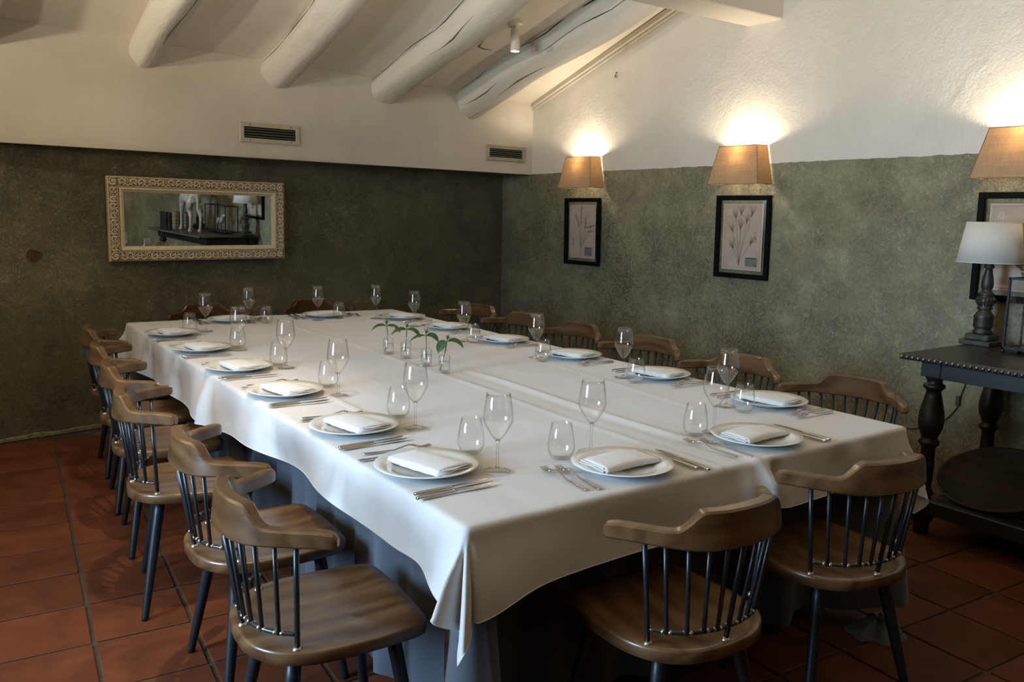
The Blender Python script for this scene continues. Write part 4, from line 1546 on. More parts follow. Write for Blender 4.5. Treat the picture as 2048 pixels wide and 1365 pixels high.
def build_wine():
    t = empty('wine_glass')
    MB().lathe([(.0001, .0), (.0375, .0), (.0386, .0008), (.0383, .0016), (.028, .0028), (.014, .0058), (.0065, .0100), (.0001, .0102)], 32).obj('foot', M['glass'], t)
    MB().lathe([(.0001, .009), (.0062, .009), (.0042, .018), (.0036, .040), (.0036, .066), (.0042, .078), (.0066, .0868), (.0001, .0870)], 14).obj('stem', M['stem_glass'], t)
    o = [(.0062, .0862), (.0105, .0905), (.020, .103), (.0325, .1235), (.0395, .1365), (.0418, .1450), (.0416, .1540), (.0395, .175), (.0362, .198), (.0330, .2185)]
    i = [(r - .0011, z) for r, z in o[::-1]]
    i = [(.0330 - .0005, .2190)] + i[1:-1] + [(.0052, .0905), (.0001, .0898)]
    MB().lathe(o + i, 36).obj('bowl', M['glass'], t)
    # the thicker drop of glass at the bottom of the bowl shows brownish
    return t


def build_tumbler():
    o = [(.0001, .0), (.024, .0), (.0275, .0015), (.034, .010), (.0390, .024), (.0402, .036), (.0385, .056), (.0345, .080), (.0290, .1045)]
    i = [(.0284, .1050), (.0279, .1045), (.0333, .080), (.0373, .056), (.0389, .036), (.0377, .025), (.0325, .012), (.026, .0072), (.0001, .0065)]
    return MB().lathe(o + i, 36).obj('water_tumbler', M['glass'])


def build_napkin():
    """three-fold napkin: a folded sheet swept along its length, layers open at one end"""
    b = MB()
    L, Wd = .205, .112
    nl = 18
    sec = []
    # stacked folds, each a flattened loop: (across, height)
    def section(u):
        puff = 0.58 + 0.20 * math.sin(PI * u) + .18 * (1 - u)
        lay = []
        th = .0042
        pts = []
        zs = [0.001, .0068, .0126, .0182]
        k = puff
        c = []
        h = Wd / 2
        # outline of the bundle: rounded fold on one edge, layered on the other
        prof = [(-h, .002), (-h - .004, .006 * k + .002), (-h - .005, .012 * k), (-h - .002, .020 * k), (-h + .008, .0245 * k), (-.02, .0262 * k), (.02, .0258 * k), (h - .010, .0225 * k),
                (h - .002, .0195 * k), (h, .016 * k), (h - .006, .0142 * k), (h - .001, .0125 * k), (h + .003, .0095 * k), (h - .003, .0080 * k), (h + .002, .0055 * k), (h + .004, .003), (h, .0012), (.02, .0008), (-.02, .0008)]
        return prof
    vs, fs = [], []
    ns = None
    for i in range(nl + 1):
        u = i / nl
        x = -L / 2 + L * u
        pr = section(u)
        ns = len(pr)
        sk = .010 * math.sin(u * 2.4) - .004
        for (a, z) in pr:
            vs.append((x + .004 * math.sin(a * 40 + i), a * (1 - .05 * u) + sk, z + .0006 * math.sin(i * 1.7 + a * 60)))
    for i in range(nl):
        for k in range(ns):
            k2 = (k + 1) % ns
            fs.append((i * ns + k, (i + 1) * ns + k, (i + 1) * ns + k2, i * ns + k2))
    fs.append(tuple(range(ns)))
    fs.append(tuple(nl * ns + k for k in range(ns))[::-1])
    b.add(vs, fs)
    # loose layers showing at the open end
    for q, (z0, ln, w0) in enumerate(((.004, .012, .100), (.010, .009, .104), (.0155, .007, .098))):
        v2, f2 = [], []
        for i in range(5):
            for j in range(9):
                u, a = i / 4, -w0 / 2 + w0 * j / 8
                v2.append((-L / 2 - ln * u, a - .004, z0 + .0015 * math.sin(a * 70 + q * 2) * u + .0016))
        for i in range(5):
            for j in range(9):
                u, a = i / 4, -w0 / 2 + w0 * j / 8
                v2.append((-L / 2 - ln * u, a - .004, z0 + .0015 * math.sin(a * 70 + q * 2) * u - .0012))
        for s, fl in ((0, 0), (45, 1)):
            for i in range(4):
                for j in range(8):
                    f = (s + i * 9 + j, s + i * 9 + j + 1, s + (i + 1) * 9 + j + 1, s + (i + 1) * 9 + j)
                    f2.append(f if fl else f[::-1])
        for j in range(8):
            f2.append((36 + j, 36 + j + 1, 81 + j + 1, 81 + j))
        b.add(v2, f2)
    return b.obj('folded_napkin', M['napkin'])


def build_knife():
    t = empty('table_knife')
    # along +x, handle at -x
    hs = [(-.115, .0045, .0032), (-.112, .0062, .0042), (-.10, .0068, .0046), (-.06, .0056, .0044), (-.02, .0046, .0038), (-.008, .0052, .0036), (0, .0040, .0026)]
    def sec(i):
        _, a, c = hs[i]
        return [(a * math.cos(2 * PI * k / 10), c * math.sin(2 * PI * k / 10)) for k in range(10)]
    MB().sweep([(h[0], 0, .0048) for h in hs], sec).obj('handle', M['steel'], t)
    out = [(0, -.0035), (.03, -.0075), (.07, -.0085), (.095, -.0060), (.108, 0.002), (.112, .006), (.10, .0062), (.06, .0058), (.02, .0050), (0, .0035)]
    MB().prism(out, .0040, .0056).obj('blade', M['steel'], t)
    return t


def build_fork():
    t = empty('table_fork')
    zz = lambda x: .003 + (.012 * math.exp(-((x - .035) / .028) ** 2)) + .006 * sstep(.08, .11, x)
    hs = [(-.105, .0050), (-.100, .0068), (-.085, .0068), (-.05, .0046), (-.01, .0032), (.02, .0032), (.035, .0042), (.045, .0085), (.055, .0112)]
    def sec(i):
        a = hs[i][1]
        return [(a, 0), (a * .7, .0014), (-a * .7, .0014), (-a, 0), (-a * .7, -.0014), (a * .7, -.0014)]
    MB().sweep([(h[0], 0, zz(h[0])) for h in hs], sec).obj('handle', M['steel'], t)
    b = MB()
    for k in range(4):
        y = -.0090 + .0060 * k
        pp = [(x, y * (1 + .06 * ((x - .05) / .05)), zz(x)) for x in (.052, .065, .08, .095, .105)]
        b.tube(pp, [.0022, .0019, .0018, .0016, .0008], 6)
    b.obj('tines', M['steel'], t)
    return t


plate0, wine0, tumb0, nap0, knife0, fork0 = build_plate(), build_wine(), build_tumbler(), build_napkin(), build_knife(), build_fork()
used = set()


def place(o0, loc, rz, label, cat, group):
    if o0.name in used:
        o = dup(o0)
    else:
        o = o0
        used.add(o0.name)
    o.location = loc
    o.rotation_euler = (0, 0, rz)
    tag(o, label, cat, group)
    return o


ordn = ['nearest', 'second', 'third', 'fourth', 'fifth', 'sixth']
SET = {}   # key: (plate xy, facing angle, wine xy, tumbler xy, place words)
PL = dict(L1=(1.075, 1.930), L2=(1.085, 2.427), L3=(1.080, 3.050), L4=(1.075, 3.623), L5=(1.068, 4.207), L6=(1.065, 4.800), F1=(1.520, 5.238), F2=(2.130, 5.225),
          R1=(2.600, 1.986), R2=(2.607, 2.591), R3=(2.592, 3.170), R4=(2.570, 3.752), R5=(2.570, 4.346), R6=(2.550, 4.900), N1=(1.548, 1.660), N2=(2.122, 1.660))
WI = dict(L1=(1.236, 1.822), L2=(1.261, 2.341), L3=(1.238, 2.914), L4=(1.266, 3.557), L5=(1.231, 4.130), L6=(1.266, 4.865), F1=(1.590, 5.110), F2=(2.017, 5.060),
          R6=(2.391, 4.991), R5=(2.433, 4.534), R4=(2.387, 3.872), R3=(2.424, 3.252), R2=(2.459, 2.656), R1=(2.419, 2.040), N2=(2.082, 1.800), N1=(1.582, 1.835))
TU = dict(L1=(1.268, 2.010), L2=(1.284, 2.506), L3=(1.273, 3.096), L4=(1.262, 3.643), L5=(1.250, 4.215), L6=(1.186, 4.905), F1=(1.680, 5.060), F2=(2.176, 5.095),
          R4=(2.402, 3.800), R3=(2.395, 3.156), R2=(2.431, 2.546), R1=(2.406, 1.947), N2=(2.000, 1.807), N1=(1.463, 1.829))
FACE = dict(L=0.0, R=PI, F=-PI / 2, N=PI / 2)
for k in PL:
    sd, n = k[0], int(k[1]) - 1
    if sd == 'L':
        wh = f'{ordn[n]} place from the camera on the left side'
    elif sd == 'R':
        wh = f'{ordn[n]} place from the camera on the right side'
    elif sd == 'N':
        wh = ('left', 'right')[n] + ' place at the near end'
    else:
        wh = ('left', 'right')[n] + ' place at the far end'
    a = FACE[sd]
    f = Vector((math.cos(a), math.sin(a)))
    r = Vector((f.y, -f.x))
    p = Vector(PL[k])
    zt = TZ + 0.0036
    rnd = random.Random(n * 13 + ord(k[0]))
    place(plate0, (p.x, p.y, zt), rnd.uniform(0, 6), 'white dinner plate, ' + wh, 'plate', 'dinner plates on the table')
    na = a - PI / 2 + R_(rnd.uniform(-7, 5) + (8 if sd == 'L' else 5))
    if sd == 'L':
        na += PI
    c = p + f * 0.005
    place(nap0, (c.x, c.y, zt + .0120), na, 'folded white napkin on the plate, ' + wh, 'napkin', 'folded napkins on the plates')
    for j, (rr, ff, ja) in enumerate(((.172, -.010, 2), (.205, -.020, -2))):
        c = p + r * (rr + rnd.uniform(-.006, .006)) + f * (ff + rnd.uniform(-.012, .012))
        place(knife0, (c.x, c.y, zt - .0006), a + R_(ja + rnd.uniform(-3, 3)), ('inner', 'outer')[j] + ' steel knife, ' + wh, 'knife', 'table knives beside the plates')
    for j, (rr, ff, ja) in enumerate(((-.165, -.012, -3), (-.203, .010, -4))):
        c = p + r * (rr + rnd.uniform(-.005, .005)) + f * (ff + rnd.uniform(-.012, .012))
        place(fork0, (c.x, c.y, zt - .0008), a + R_(ja + rnd.uniform(-4, 4)), ('inner', 'outer')[j] + ' steel fork, ' + wh, 'fork', 'table forks beside the plates')
    x, y = WI[k]
    place(wine0, (x, y, zt - .0005), rnd.uniform(0, 6), 'angular stemmed wine glass, ' + wh, 'wine glass', 'wine glasses on the table')
    if k in TU:
        x, y = TU[k]
        place(tumb0, (x, y, zt - .0005), rnd.uniform(0, 6), 'stemless water tumbler, ' + wh, 'tumbler', 'water tumblers on the table')


# ------------------------------------------------------------------ bud vases and sprigs
def build_vase():
    t = empty('bud_vase')
    o = [(.0001, .0), (.0245, .0), (.0262, .002), (.0262, .004), (.0258, .070), (.0235, .076), (.0130, .081), (.0105, .086), (.0105, .100), (.0128, .1045)]
    i = [(.0118, .1045), (.0093, .099), (.0093, .086), (.0118, .0795), (.0222, .0742), (.0238, .069), (.0240, .012), (.0215, .0085), (.0001, .0075)]
    MB().lathe(o + i, 32).obj('bottle', M['glass'], t)
    MB().lathe([(.0001, .0078), (.0212, .0088), (.0236, .0125), (.0235, .050), (.0001, .0502)], 28).obj('water', M['water'], t)
    return t


def leaf3(b, base, d, ln, wd, droop, roll=0.0, mi=0):
    d = Vector(d).normalized()
    side = d.cross(Vector((0, 0, 1))).normalized()
    n = 9
    vs, fs = [], []
    p = Vector(base)
    dirv = d.copy()
    for k in range(n + 1):
        t = k / n
        ww = wd * (math.sin(PI * min(1.0, t ** .8)) ** .8) + .0004
        upn = side.cross(dirv).normalized()
        s2 = (side * math.cos(roll) + upn * math.sin(roll))
        vs += [p - s2 * ww + upn * ww * .25, p - upn * ww * .12, p + s2 * ww + upn * ww * .25]
        p = p + dirv * (ln / n)
        dirv = (dirv + Vector((0, 0, -droop / n))).normalized()
    for k in range(n):
        for j in range(2):
            fs.append((3 * k + j, 3 * k + j + 1, 3 * k + 4 + j, 3 * k + 3 + j))
    b.add(vs, fs, True, mi)


vase0 = build_vase()
VS = [(1.837, 3.694, 'leaf pair spreading wide', 'farthest'), (1.857, 3.545, 'one dark drooping leaf', 'second farthest'), (1.845, 3.320, 'two long curved leaves', 'second nearest'), (1.830, 3.130, 'broad shiny leaf hanging down', 'nearest')]
camr = (r0.x, r0.y)
for i, (x, y, ch, wh) in enumerate(VS):
    v = vase0 if i == 0 else dup(vase0)
    v.location = (x, y, TZ + .0025)
    tag(v, f'small clear glass bottle vase with water, {wh} of the four from the camera', 'vase', 'bud vases in the middle of the table')
    s = empty('leafy_sprig', (x, y, TZ + .0025))
    tag(s, f'green sprig with {ch}, in the {wh} bottle vase', 'sprig', 'green sprigs in the bud vases')
    rx, ry = camr
    lean = (-.010, .004, -.002, .012)[i]
    botx = (-.016, -.006, .0, -.018)[i]
    hb = (.012, .030, .028, .010)[i]
    top = Vector((rx * lean, ry * lean, .150))
    neck = Vector((rx * lean * .3, ry * lean * .3, .098))
    st = catmull([Vector((rx * botx, ry * botx, hb)), Vector((rx * botx * .5, ry * botx * .5, .05)), neck, top], 5)
    MB().tube(st, [.0028] * 6 + [.0024] * (len(st) - 6), 7).obj('stem', M['stem'], s)
    fx, fy = -fw.x, -fw.y        # towards the viewer
    big = [
        [(-1, .5, .30, .078, .013, 1.5, .3), (1, .2, .25, .078, .014, 1.7, -.3)],
        [(-1, .4, .2, .078, .012, 1.3, .5), (1, .3, .2, .078, .013, 1.9, -.4)],
        [(-1, .4, .05, .080, .013, 1.0, .2), (1, .3, .35, .066, .014, 2.0, -.5)],
        [(-.5, .9, -.2, .062, .016, 1.7, .9), (1, .2, .45, .078, .014, 1.9, -.4)],
    ][i]
    for (a, c, up_, ln, wd, dr, rl) in big:
        lb = MB()
        leaf3(lb, top - Vector((0, 0, .012)), (rx * a + fx * c * .3, ry * a + fy * c * .3, up_), ln * 1.08, wd * 1.25, dr, rl)
        lb.obj('leaf', M['leaf'], s)
    cl = MB()
    for k in range(6):
        a = k * 2.4
        leaf3(cl, top - Vector((0, 0, .004)), (math.cos(a) * .5, math.sin(a) * .5, 1.1), .030 - .002 * k, .0042, -.2 + .1 * k)
    leaf3(cl, top, (rx * .8, ry * .8, .6), .022, .006, .6)
    cl.obj('tip_leaves', M['young_leaf'], s)


# ------------------------------------------------------------------ sideboard and what stands on it
SBX0, SBX1, SBY0, SBY1, SBZ = 3.605, 4.405, 0.72, 2.055, 0.862


def build_sideboard():
    t = empty('sideboard_table', ((SBX0 + SBX1) / 2, (SBY0 + SBY1) / 2, 0))
    tag(t, 'black brown sideboard table with studded edge and turned legs against the right wall', 'sideboard')
    ox, oy = (SBX0 + SBX1) / 2, (SBY0 + SBY1) / 2
    dx, dy = SBX1 - SBX0, SBY1 - SBY0
    MB().box((0, 0, SBZ - .013), (dx, dy, .026), b=.004).obj('tabletop', M['top_wood'], t)
    # studs along the front and the left end
    sm = MB().sphere((0, 0, 0), .0092, 9, 6).mesh('stud', M['stud'])
    n = 52
    for k in range(n):
        link('stud', sm, t, (-dx / 2 - .001, dy / 2 - .012 - (dy - .024) * k / (n - 1), SBZ - .014))
    for k in range(1, 28):
        link('stud', sm, t, (-dx / 2 + .012 + (dx - .024) * k / 28, dy / 2 + .001, SBZ - .014))
    ax0, ax1, ay0, ay1 = -dx / 2 + .13, dx / 2 - .055, -dy / 2 + .075, dy / 2 - .075
    for (c, d) in (((ax0, 0, SBZ - .070), (.022, ay1 - ay0, .085)), ((ax1, 0, SBZ - .070), (.022, ay1 - ay0, .085)),
                   ((0.03, ay0, SBZ - .070), (ax1 - ax0, .022, .085)), ((0.03, ay1, SBZ - .070), (ax1 - ax0, .022, .085))):
        MB().box(c, d, b=.002).obj('apron_board', M['black_wood'], t)
    # turned leg
    prof = [(.030, .0), (.034, .004), (.036, .05), (.036, .135), (.030, .14), (.033, .150), (.038, .160), (.033, .172), (.030, .178), (.034, .190), (.040, .20), (.034, .212), (.028, .225), (.029, .25), (.032, .30),
            (.030, .40), (.031, .42), (.045, .435), (.047, .445), (.034, .458), (.036, .47), (.052, .51), (.056, .545), (.053, .585), (.043, .63), (.035, .665), (.031, .685), (.036, .692), (.046, .700), (.048, .708), (.044, .716),
            (.033, .722), (.033, .735), (.040, .745), (.046, .752), (.046, .762)]
    k = .765 / .765
    lm = MB()
    lm.lathe(prof, 22)
    lm.box((0, 0, .795), (.092, .092, .085), b=.003)
    lm.box((0, 0, .095), (.074, .074, .075), b=.004)
    me = lm.mesh('turned_leg', M['black_wood'])
    for (x, y) in ((ax0 + .03, ay1 - .015), (ax1 - .02, ay1 - .015), (ax0 + .03, ay0 + .015), (ax1 - .02, ay0 + .015)):
        link('turned_leg', me, t, (x, y, 0))
    # bottom rails and the boards of the lower shelf
    zs = .150
    MB().box((ax0 - .02, 0, zs), (.040, ay1 - ay0 + .06, .066), b=.004).obj('bottom_rail', M['black_wood'], t)
    MB().box((ax1 - .02, 0, zs), (.040, ay1 - ay0, .060), b=.004).obj('bottom_rail', M['black_wood'], t)
    nb = 4
    wv = (ax1 - ax0 - .04) / nb
    for i in range(nb):
        MB().box((ax0 + .01 + wv * (i + .5), 0, zs - .012), (wv - .004, ay1 - ay0 - .02, .020), b=.002).obj('shelf_board', M['black_wood'], t)
    return ox, oy, zs


build_sideboard()


def build_lamp(x, y, label):
    t = empty('table_lamp', (x, y, SBZ))
    tag(t, label, 'table lamp', 'turned wood table lamps on the sideboard')
    b = MB()
    b.box((0, 0, .012), (.150, .150, .024), b=.004)
    b.box((0, 0, .038), (.118, .118, .030), b=.006)
    b.obj('square_base', M['lamp_wood'], t)
    prof = [(.036, .050), (.044, .058), (.045, .066), (.038, .074), (.037, .082), (.044, .087), (.045, .094), (.044, .132), (.046, .140), (.040, .152), (.030, .165), (.028, .172), (.036, .178), (.034, .186),
            (.030, .192), (.040, .210), (.041, .222), (.037, .235), (.030, .240), (.035, .246), (.036, .254), (.026, .262), (.020, .272), (.026, .280), (.027, .290), (.028, .300), (.025, .325), (.018, .360), (.016, .375), (.024, .381), (.024, .388), (.018, .394), (.024, .402), (.022, .410), (.014, .418), (.012, .440)]
    st = MB().lathe(prof, 26).obj('turned_stem', M['lamp_wood'], t)
    fl = MB()
    for k in range(18):
        a = 2 * PI * k / 18
        fl.tube([(.0310 * math.cos(a), .0310 * math.sin(a), .193), (.0415 * math.cos(a), .0415 * math.sin(a), .212), (.0415 * math.cos(a), .0415 * math.sin(a), .224), (.034 * math.cos(a), .034 * math.sin(a), .238)], [.002, .0042, .0042, .002], 6)
    fl.obj('fluting', M['lamp_wood'], st)
    o = [(.146, .405), (.148, .407), (.117, .598), (.1155, .600)]
    sh = MB().lathe([(.146, .405), (.1479, .405), (.1175, .600), (.1158, .600), (.146, .405)], 48)
    sh.f = [f for f in sh.f if len(f) == 4]
    sh.s = [True] * len(sh.f)
    sh.m = [0] * len(sh.f)
    so = sh.obj('lamp_shade', M['white_shade'], t)
    rim = MB()
    for (r, z) in ((.147, .406), (.1166, .599)):
        rim.tube([(r * math.cos(2 * PI * k / 40), r * math.sin(2 * PI * k / 40), z) for k in range(40)], .0022, 6, closed=True)
    rim.obj('shade_rim', M['white_shade'], so)
    w_ = MB()
    for k in range(3):
        a = 2 * PI * k / 3 + .6
        w_.tube([(.0, .0, .585), (.1166 * math.cos(a), .1166 * math.sin(a), .597)], .0018, 6)
    w_.tube([(0, 0, .44), (0, 0, .586)], .004, 6)
    w_.obj('shade_spider', M['white_metal'], t)
    MB().lathe([(.013, .44), (.013, .475), (.010, .48), (.014, .492), (.026, .52), (.024, .54), (0, .552)], 16).obj('unlit_bulb', M['white_plastic'], t)
    return t


build_lamp(4.245, 2.005, 'table lamp with white drum shade on the front left corner of the sideboard')
build_lamp(4.24, 0.87, 'second white shaded lamp, seen in the mirror behind the books')


def build_lantern():
    cx, cy = 4.16, 1.575
    t = empty('glass_lantern', (cx, cy, SBZ))
    tag(t, 'blue black iron framed glass display box beside the table lamp', 'lantern')
    wx, wy, h = .17, .50, .345
    f = MB()
    r = .0075
    cs = [(-wx / 2, -wy / 2), (wx / 2, -wy / 2), (wx / 2, wy / 2), (-wx / 2, wy / 2)]
    z0 = .018
    for (x, y) in cs:
        f.box((x, y, (z0 + h) / 2), (.010, .010, h - z0), b=.001)
    for z in (z0 + .004, h):
        for k in range(4):
            a, c = cs[k], cs[(k + 1) % 4]
            f.box(((a[0] + c[0]) / 2, (a[1] + c[1]) / 2, z), (abs(a[0] - c[0]) + .0102, abs(a[1] - c[1]) + .0102, .0098) if k % 2 == 0 else (.0102, abs(a[1] - c[1]) + .0102, .0098), b=.001)
    f.box((-wx / 2, 0, (z0 + h) / 2), (.0085, .0085, h - z0 - .01), b=.001)
    f.obj('iron_frame', M['lantern_iron'], t)
    fe = MB().sphere((0, 0, .009), .009, 8, 6).mesh('ball_foot', M['lantern_iron'])
    for (x, y) in cs:
        link('ball_foot', fe, t, (x, y, 0))
    for (c, d) in (((-wx / 2, wy / 4, (z0 + h) / 2), (.002, wy / 2 - .02, h - .03)), ((-wx / 2, -wy / 4, (z0 + h) / 2), (.002, wy / 2 - .02, h - .03)), ((wx / 2, 0, (z0 + h) / 2), (.002, wy - .012, h - .03)),
                   ((0, wy / 2, (z0 + h) / 2), (wx - .012, .002, h - .03)), ((0, -wy / 2, (z0 + h) / 2), (wx - .012, .002, h - .03))):
        MB().box(c, d).obj('glass_pane', M['pane'], t)
    MB().box((0, 0, z0 + .0015), (wx - .012, wy - .012, .003)).obj('base_panel', M['lantern_iron'], t)
    zb = SBZ + z0 + .003
    # two carved pale figures standing in the box
    for (dx, dy, s, lb) in ((-.01, .02, 1.0, 'larger pale carved bird in the glass display box'), (0.02, -.14, .75, 'smaller pale carved bird in the glass display box')):
        b = empty('carved_bird', (cx + dx, cy + dy, zb))
        tag(b, lb, 'ornament', 'carved birds in the glass box')
        q = MB()
        q.lathe([(.028 * s, 0), (.030 * s, .006), (.006, .012), (.005, .11 * s)], 14)
        q.obj('perch', M['black_wood'], b)
        q = MB()
        pth = [(0, -.055 * s, .125 * s), (0, -.03 * s, .12 * s), (0, 0, .128 * s), (0, .028 * s, .15 * s), (0, .038 * s, .178 * s), (0, .05 * s, .20 * s), (0, .072 * s, .198 * s), (0, .092 * s, .192 * s)]
        q.tube(pth, [.004, .018 * s, .034 * s, .032 * s, .022 * s, .021 * s, .012 * s, .002], 12)
        q.obj('body', M['pale_wood'], b)


build_lantern()


def skin_mesh(name, verts, edges, radii, root=0, sub=2):
    me = bpy.data.meshes.new(name)
    me.from_pydata(verts, edges, [])
    o = bpy.data.objects.new(name, me)
    COL.objects.link(o)
    md = o.modifiers.new('skin', 'SKIN')
    md.use_smooth_shade = True
    for i, r in enumerate(radii):
        sv = me.skin_vertices[0].data[i]
        sv.radius = (r, r) if not isinstance(r, tuple) else r
        sv.use_root = (i == root)
    s = o.modifiers.new('sub', 'SUBSURF')
    s.levels = sub
    s.render_levels = sub
    return o


def build_horse():
    # standing carved horse, local +y forwards, about 0.66 m tall
    V, E, R = [], [], []

    def add(p, r, prev=None):
        V.append(p)
        R.append(r)
        if prev is not None:
            E.append((prev, len(V) - 1))
        return len(V) - 1
    a = add((0, -.02, .44), .080)
    ch = add((0, .13, .445), .078, a)
    ch2 = add((0, .20, .47), .062, ch)
    n1 = add((0, .245, .54), .048, ch2)
    n2 = add((0, .275, .61), .038, n1)
    h1 = add((0, .300, .655), .034, n2)
    h2 = add((0, .355, .615), .026, h1)
    h3 = add((0, .400, .578), .019, h2)
    rp = add((0, -.14, .455), .080, a)
    tl0 = add((0, -.215, .47), .030, rp)
    tl1 = add((0, -.255, .40), .020, tl0)
    tl2 = add((0, -.262, .28), .012, tl1)
    for sx in (-1, 1):
        k = add((.050 * sx, .145, .36), .042, ch)
        k1 = add((.052 * sx, .150 + .010 * sx, .24), .024, k)
        k2 = add((.052 * sx, .155 + .02 * sx, .185), .021, k1)
        k3 = add((.052 * sx, .150 + .03 * sx, .075), .0145, k2)
        k4 = add((.052 * sx, .155 + .03 * sx, .045), .0185, k3)
        add((.052 * sx, .168 + .03 * sx, .012), .022, k4)
        q = add((.056 * sx, -.150, .36), .056, rp)
        q1 = add((.056 * sx, -.125 + .02 * sx, .27), .034, q)
        q2 = add((.055 * sx, -.185 + .02 * sx, .195), .022, q1)
        q3 = add((.055 * sx, -.175 + .02 * sx, .075), .0155, q2)
        q4 = add((.055 * sx, -.168 + .02 * sx, .045), .0190, q3)
        add((.055 * sx, -.152 + .02 * sx, .012), .022, q4)
    t = empty('horse_sculpture', (3.91, 1.26, SBZ))
    t.rotation_euler = (0, 0, R_(188))
    tag(t, 'pale carved wooden horse standing on the sideboard, legs seen in the mirror', 'sculpture')
    o = skin_mesh('body', V, E, R)
    o.data.materials.append(M['pale_wood'])
    o.parent = t
    for sx in (-1, 1):
        MB().lathe([(.012, 0), (.011, .02), (.001, .045)], 8, (.020 * sx, .296, .675)).obj('ear', M['pale_wood'], t)
        for (y) in (.168 + .03 * sx, -.152 + .02 * sx):
            MB().lathe([(.027, 0), (.025, .012), (.019, .030)], 12, (.0535 * sx, y, 0)).obj('hoof', M['pale_wood'], t)
    m = MB()
    for k in range(9):
        f = k / 8
        m.sphere((0, .205 + .085 * f, .55 + .115 * f), .020, 8, 5, sc=(.45, 1, 1.2))
    m.obj('mane', M['pale_wood'], t)


build_horse()


def build_books():
    # a row standing across the far end of the sideboard, spines towards the back wall
    x = 3.70
    y = 0.94
    spec = [(.030, .215, 'book_dark', 'book_dark', 'leftmost black leather book of the row in the mirror'), (.034, .205, 'book_brown', 'book_dark', 'brown leather book between black volumes in the mirror row'),
            (.022, .210, 'book_dark', 'book_dark', 'thin black book beside the strapped parchment volume'), (.090, .200, 'book_pale', 'book_brown', 'thick parchment book with brown straps seen in the mirror'),
            (.026, .205, 'book_dark', 'book_dark', 'black book right of the thick parchment volume'), (.030, .212, 'book_brown', 'book_dark', 'brown book half hidden behind the horse leg'),
            (.080, .190, 'book_pale', 'book_dark', 'parchment book with dark bands at the right of the row'), (.028, .205, 'book_dark', 'book_dark', 'rightmost black book of the sideboard row')]
    for (wd, h, mt, band, lb) in spec:
        t = empty('old_book', (x + wd / 2, y, SBZ))
        tag(t, lb, 'book', 'old books on the sideboard')
        d = .145
        b = MB()
        b.box((-wd / 2 + .0015, 0, h / 2), (.003, d, h), b=.0008)
        b.box((wd / 2 - .0015, 0, h / 2), (.003, d, h), b=.0008)
        sp = []
        for k in range(9):
            a = PI * k / 8
            sp.append((-math.cos(a) * wd / 2, d / 2 + math.sin(a) * min(.010, wd * .2)))
        sp += [(wd / 2 - .003, d / 2 - .004), (-wd / 2 + .003, d / 2 - .004)]
        b.prism(sp[::-1], 0.0, h)
        b.obj('cover', M[mt], t)
        MB().box((0, -.004, h / 2), (wd - .006, d - .012, h - .008)).obj('pages', M['pages'], t)
        s = MB()
        for zf in (.12, .34, .56, .78):
            pp = [(-math.cos(PI * k / 8) * (wd / 2 + .0012), d / 2 + math.sin(PI * k / 8) * (min(.010, wd * .2) + .0012), h * zf) for k in range(9)]
            s.tube(pp, .0028, 5)
        if wd > .05:
            s.box((0, d / 2 + .011, h / 2), (.010, .003, h * .96), b=.0008)
        s.obj('spine_bands', M[band], t)
        x += wd + .0015


build_books()


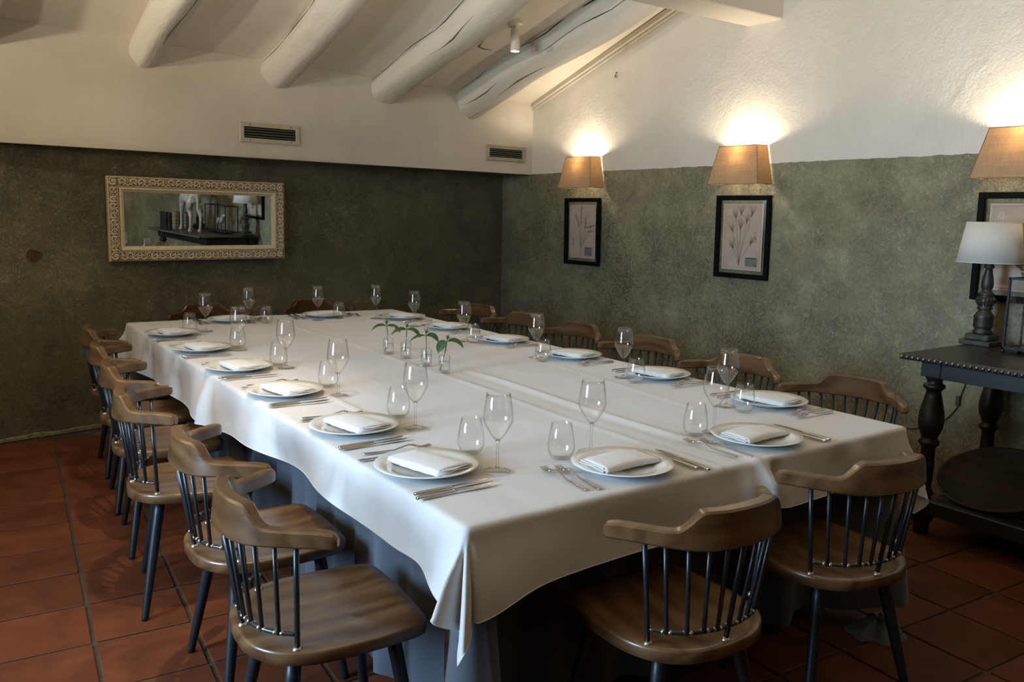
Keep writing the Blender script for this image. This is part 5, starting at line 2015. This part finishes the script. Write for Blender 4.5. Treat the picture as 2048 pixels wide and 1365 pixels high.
def build_lower_items():
    # big round wooden dish propped up at the back of the shelf
    zs = 0.148 + .010
    prof = [(.0001, .0), (.11, .002), (.19, .012), (.245, .030), (.262, .042), (.270, .050), (.268, .056), (.258, .050), (.235, .036), (.18, .020), (.10, .011), (.0001, .009)]
    m = Matrix.Rotation(R_(-21), 4, 'Y')
    b = MB().lathe(prof, 56, mat=m)
    zmin = min(v[2] for v in b.v)
    t = b.obj('wooden_dish', M['dark_wood'], None, (4.085, 1.775, zs - zmin))
    tag(t, 'large round dark wooden dish propped up on the sideboard shelf', 'dish')
    # shallow basket of twigs in front of it
    k = empty('twig_basket', (3.875, 1.32, zs))
    tag(k, 'shallow dark wicker basket on the sideboard shelf', 'basket')
    n = 46
    wk = MB()
    for j in range(6):
        rr = .115 + .010 * j
        wk.tube([(rr * math.cos(2 * PI * i / n) * .8, rr * 1.25 * math.sin(2 * PI * i / n), .008 + .014 * j + .003 * (1 if i % 2 else -1)) for i in range(n)], .0062, 6, closed=True)
    wk.obj('woven_wall', M['dark_wood'], k)
    MB().lathe([(0.0001, .002), (.115, .002), (.115, .010), (.0001, .010)], 36, mat=Matrix.Diagonal((.8, 1.25, 1, 1))).obj('basket_base', M['dark_wood'], k)
    rnd = random.Random(12)
    for i in range(4):
        p = []
        a = rnd.uniform(-.5, .5) + PI / 2
        L = rnd.uniform(.24, .34)
        cx, cy = rnd.uniform(-.05, .05), rnd.uniform(-.05, .06)
        z = .075 + .013 * i
        for q in range(7):
            u = q / 6 - .5
            p.append((cx + math.cos(a) * L * u + rnd.uniform(-.006, .006), cy + math.sin(a) * L * u + rnd.uniform(-.006, .006), z + .05 * abs(u) + rnd.uniform(-.004, .004)))
        o = MB().tube(p, [.004, .006, .007, .007, .0065, .005, .002], 7).obj('driftwood_twig', M['twig'], None, (3.875, 1.32, zs))
        tag(o, ('lowest', 'second lowest', 'second highest', 'topmost')[i] + ' bleached twig lying in the basket under the sideboard', 'twig', 'twigs in the basket')
    # wall socket
    s = empty('wall_socket', (XW, 1.955, .250))
    tag(s, 'white round pin wall socket behind the sideboard legs', 'socket')
    b = MB().box((-.006, 0, 0), (.012, .082, .082), b=.004)
    b.obj('cover_plate', M['white_plastic'], s)
    rot = Matrix.Rotation(R_(-90), 4, 'Y')
    MB().lathe([(.030, .0), (.030, .004), (.025, .004), (.022, -.002), (0.0001, -.002)], 28, mat=Matrix.Translation((-.0115, 0, 0)) @ rot).obj('round_insert', M['white_plastic'], s)
    h = MB()
    for y in (-.0095, .0095):
        h.lathe([(.0028, 0), (0.0001, 0.0006)], 10, mat=Matrix.Translation((-.0102, y, 0)) @ rot)
    h.obj('pin_holes', M['black'], s)
    # lamp flex on the wall
    pts = catmull([(4.40, 2.06, .845), (XW - .006, 2.09, .80), (XW - .006, 2.13, .66), (XW - .006, 2.165, .53), (XW - .006, 2.18, .47), (XW - .006, 2.26, .38), (XW - .006, 2.40, .32), (XW - .006, 2.48, .312)], 6)
    c = empty('lamp_cable', (0, 0, 0))
    tag(c, 'thin dark lamp cable trailing down the wall behind the sideboard', 'cable')
    MB().tube(pts, .0032, 6).obj('flex', M['cable'], c)
    MB().box((XW - .012, 2.168, .525), (.016, .022, .055), b=.004).obj('inline_switch', M['book_brown'], c)


build_lower_items()
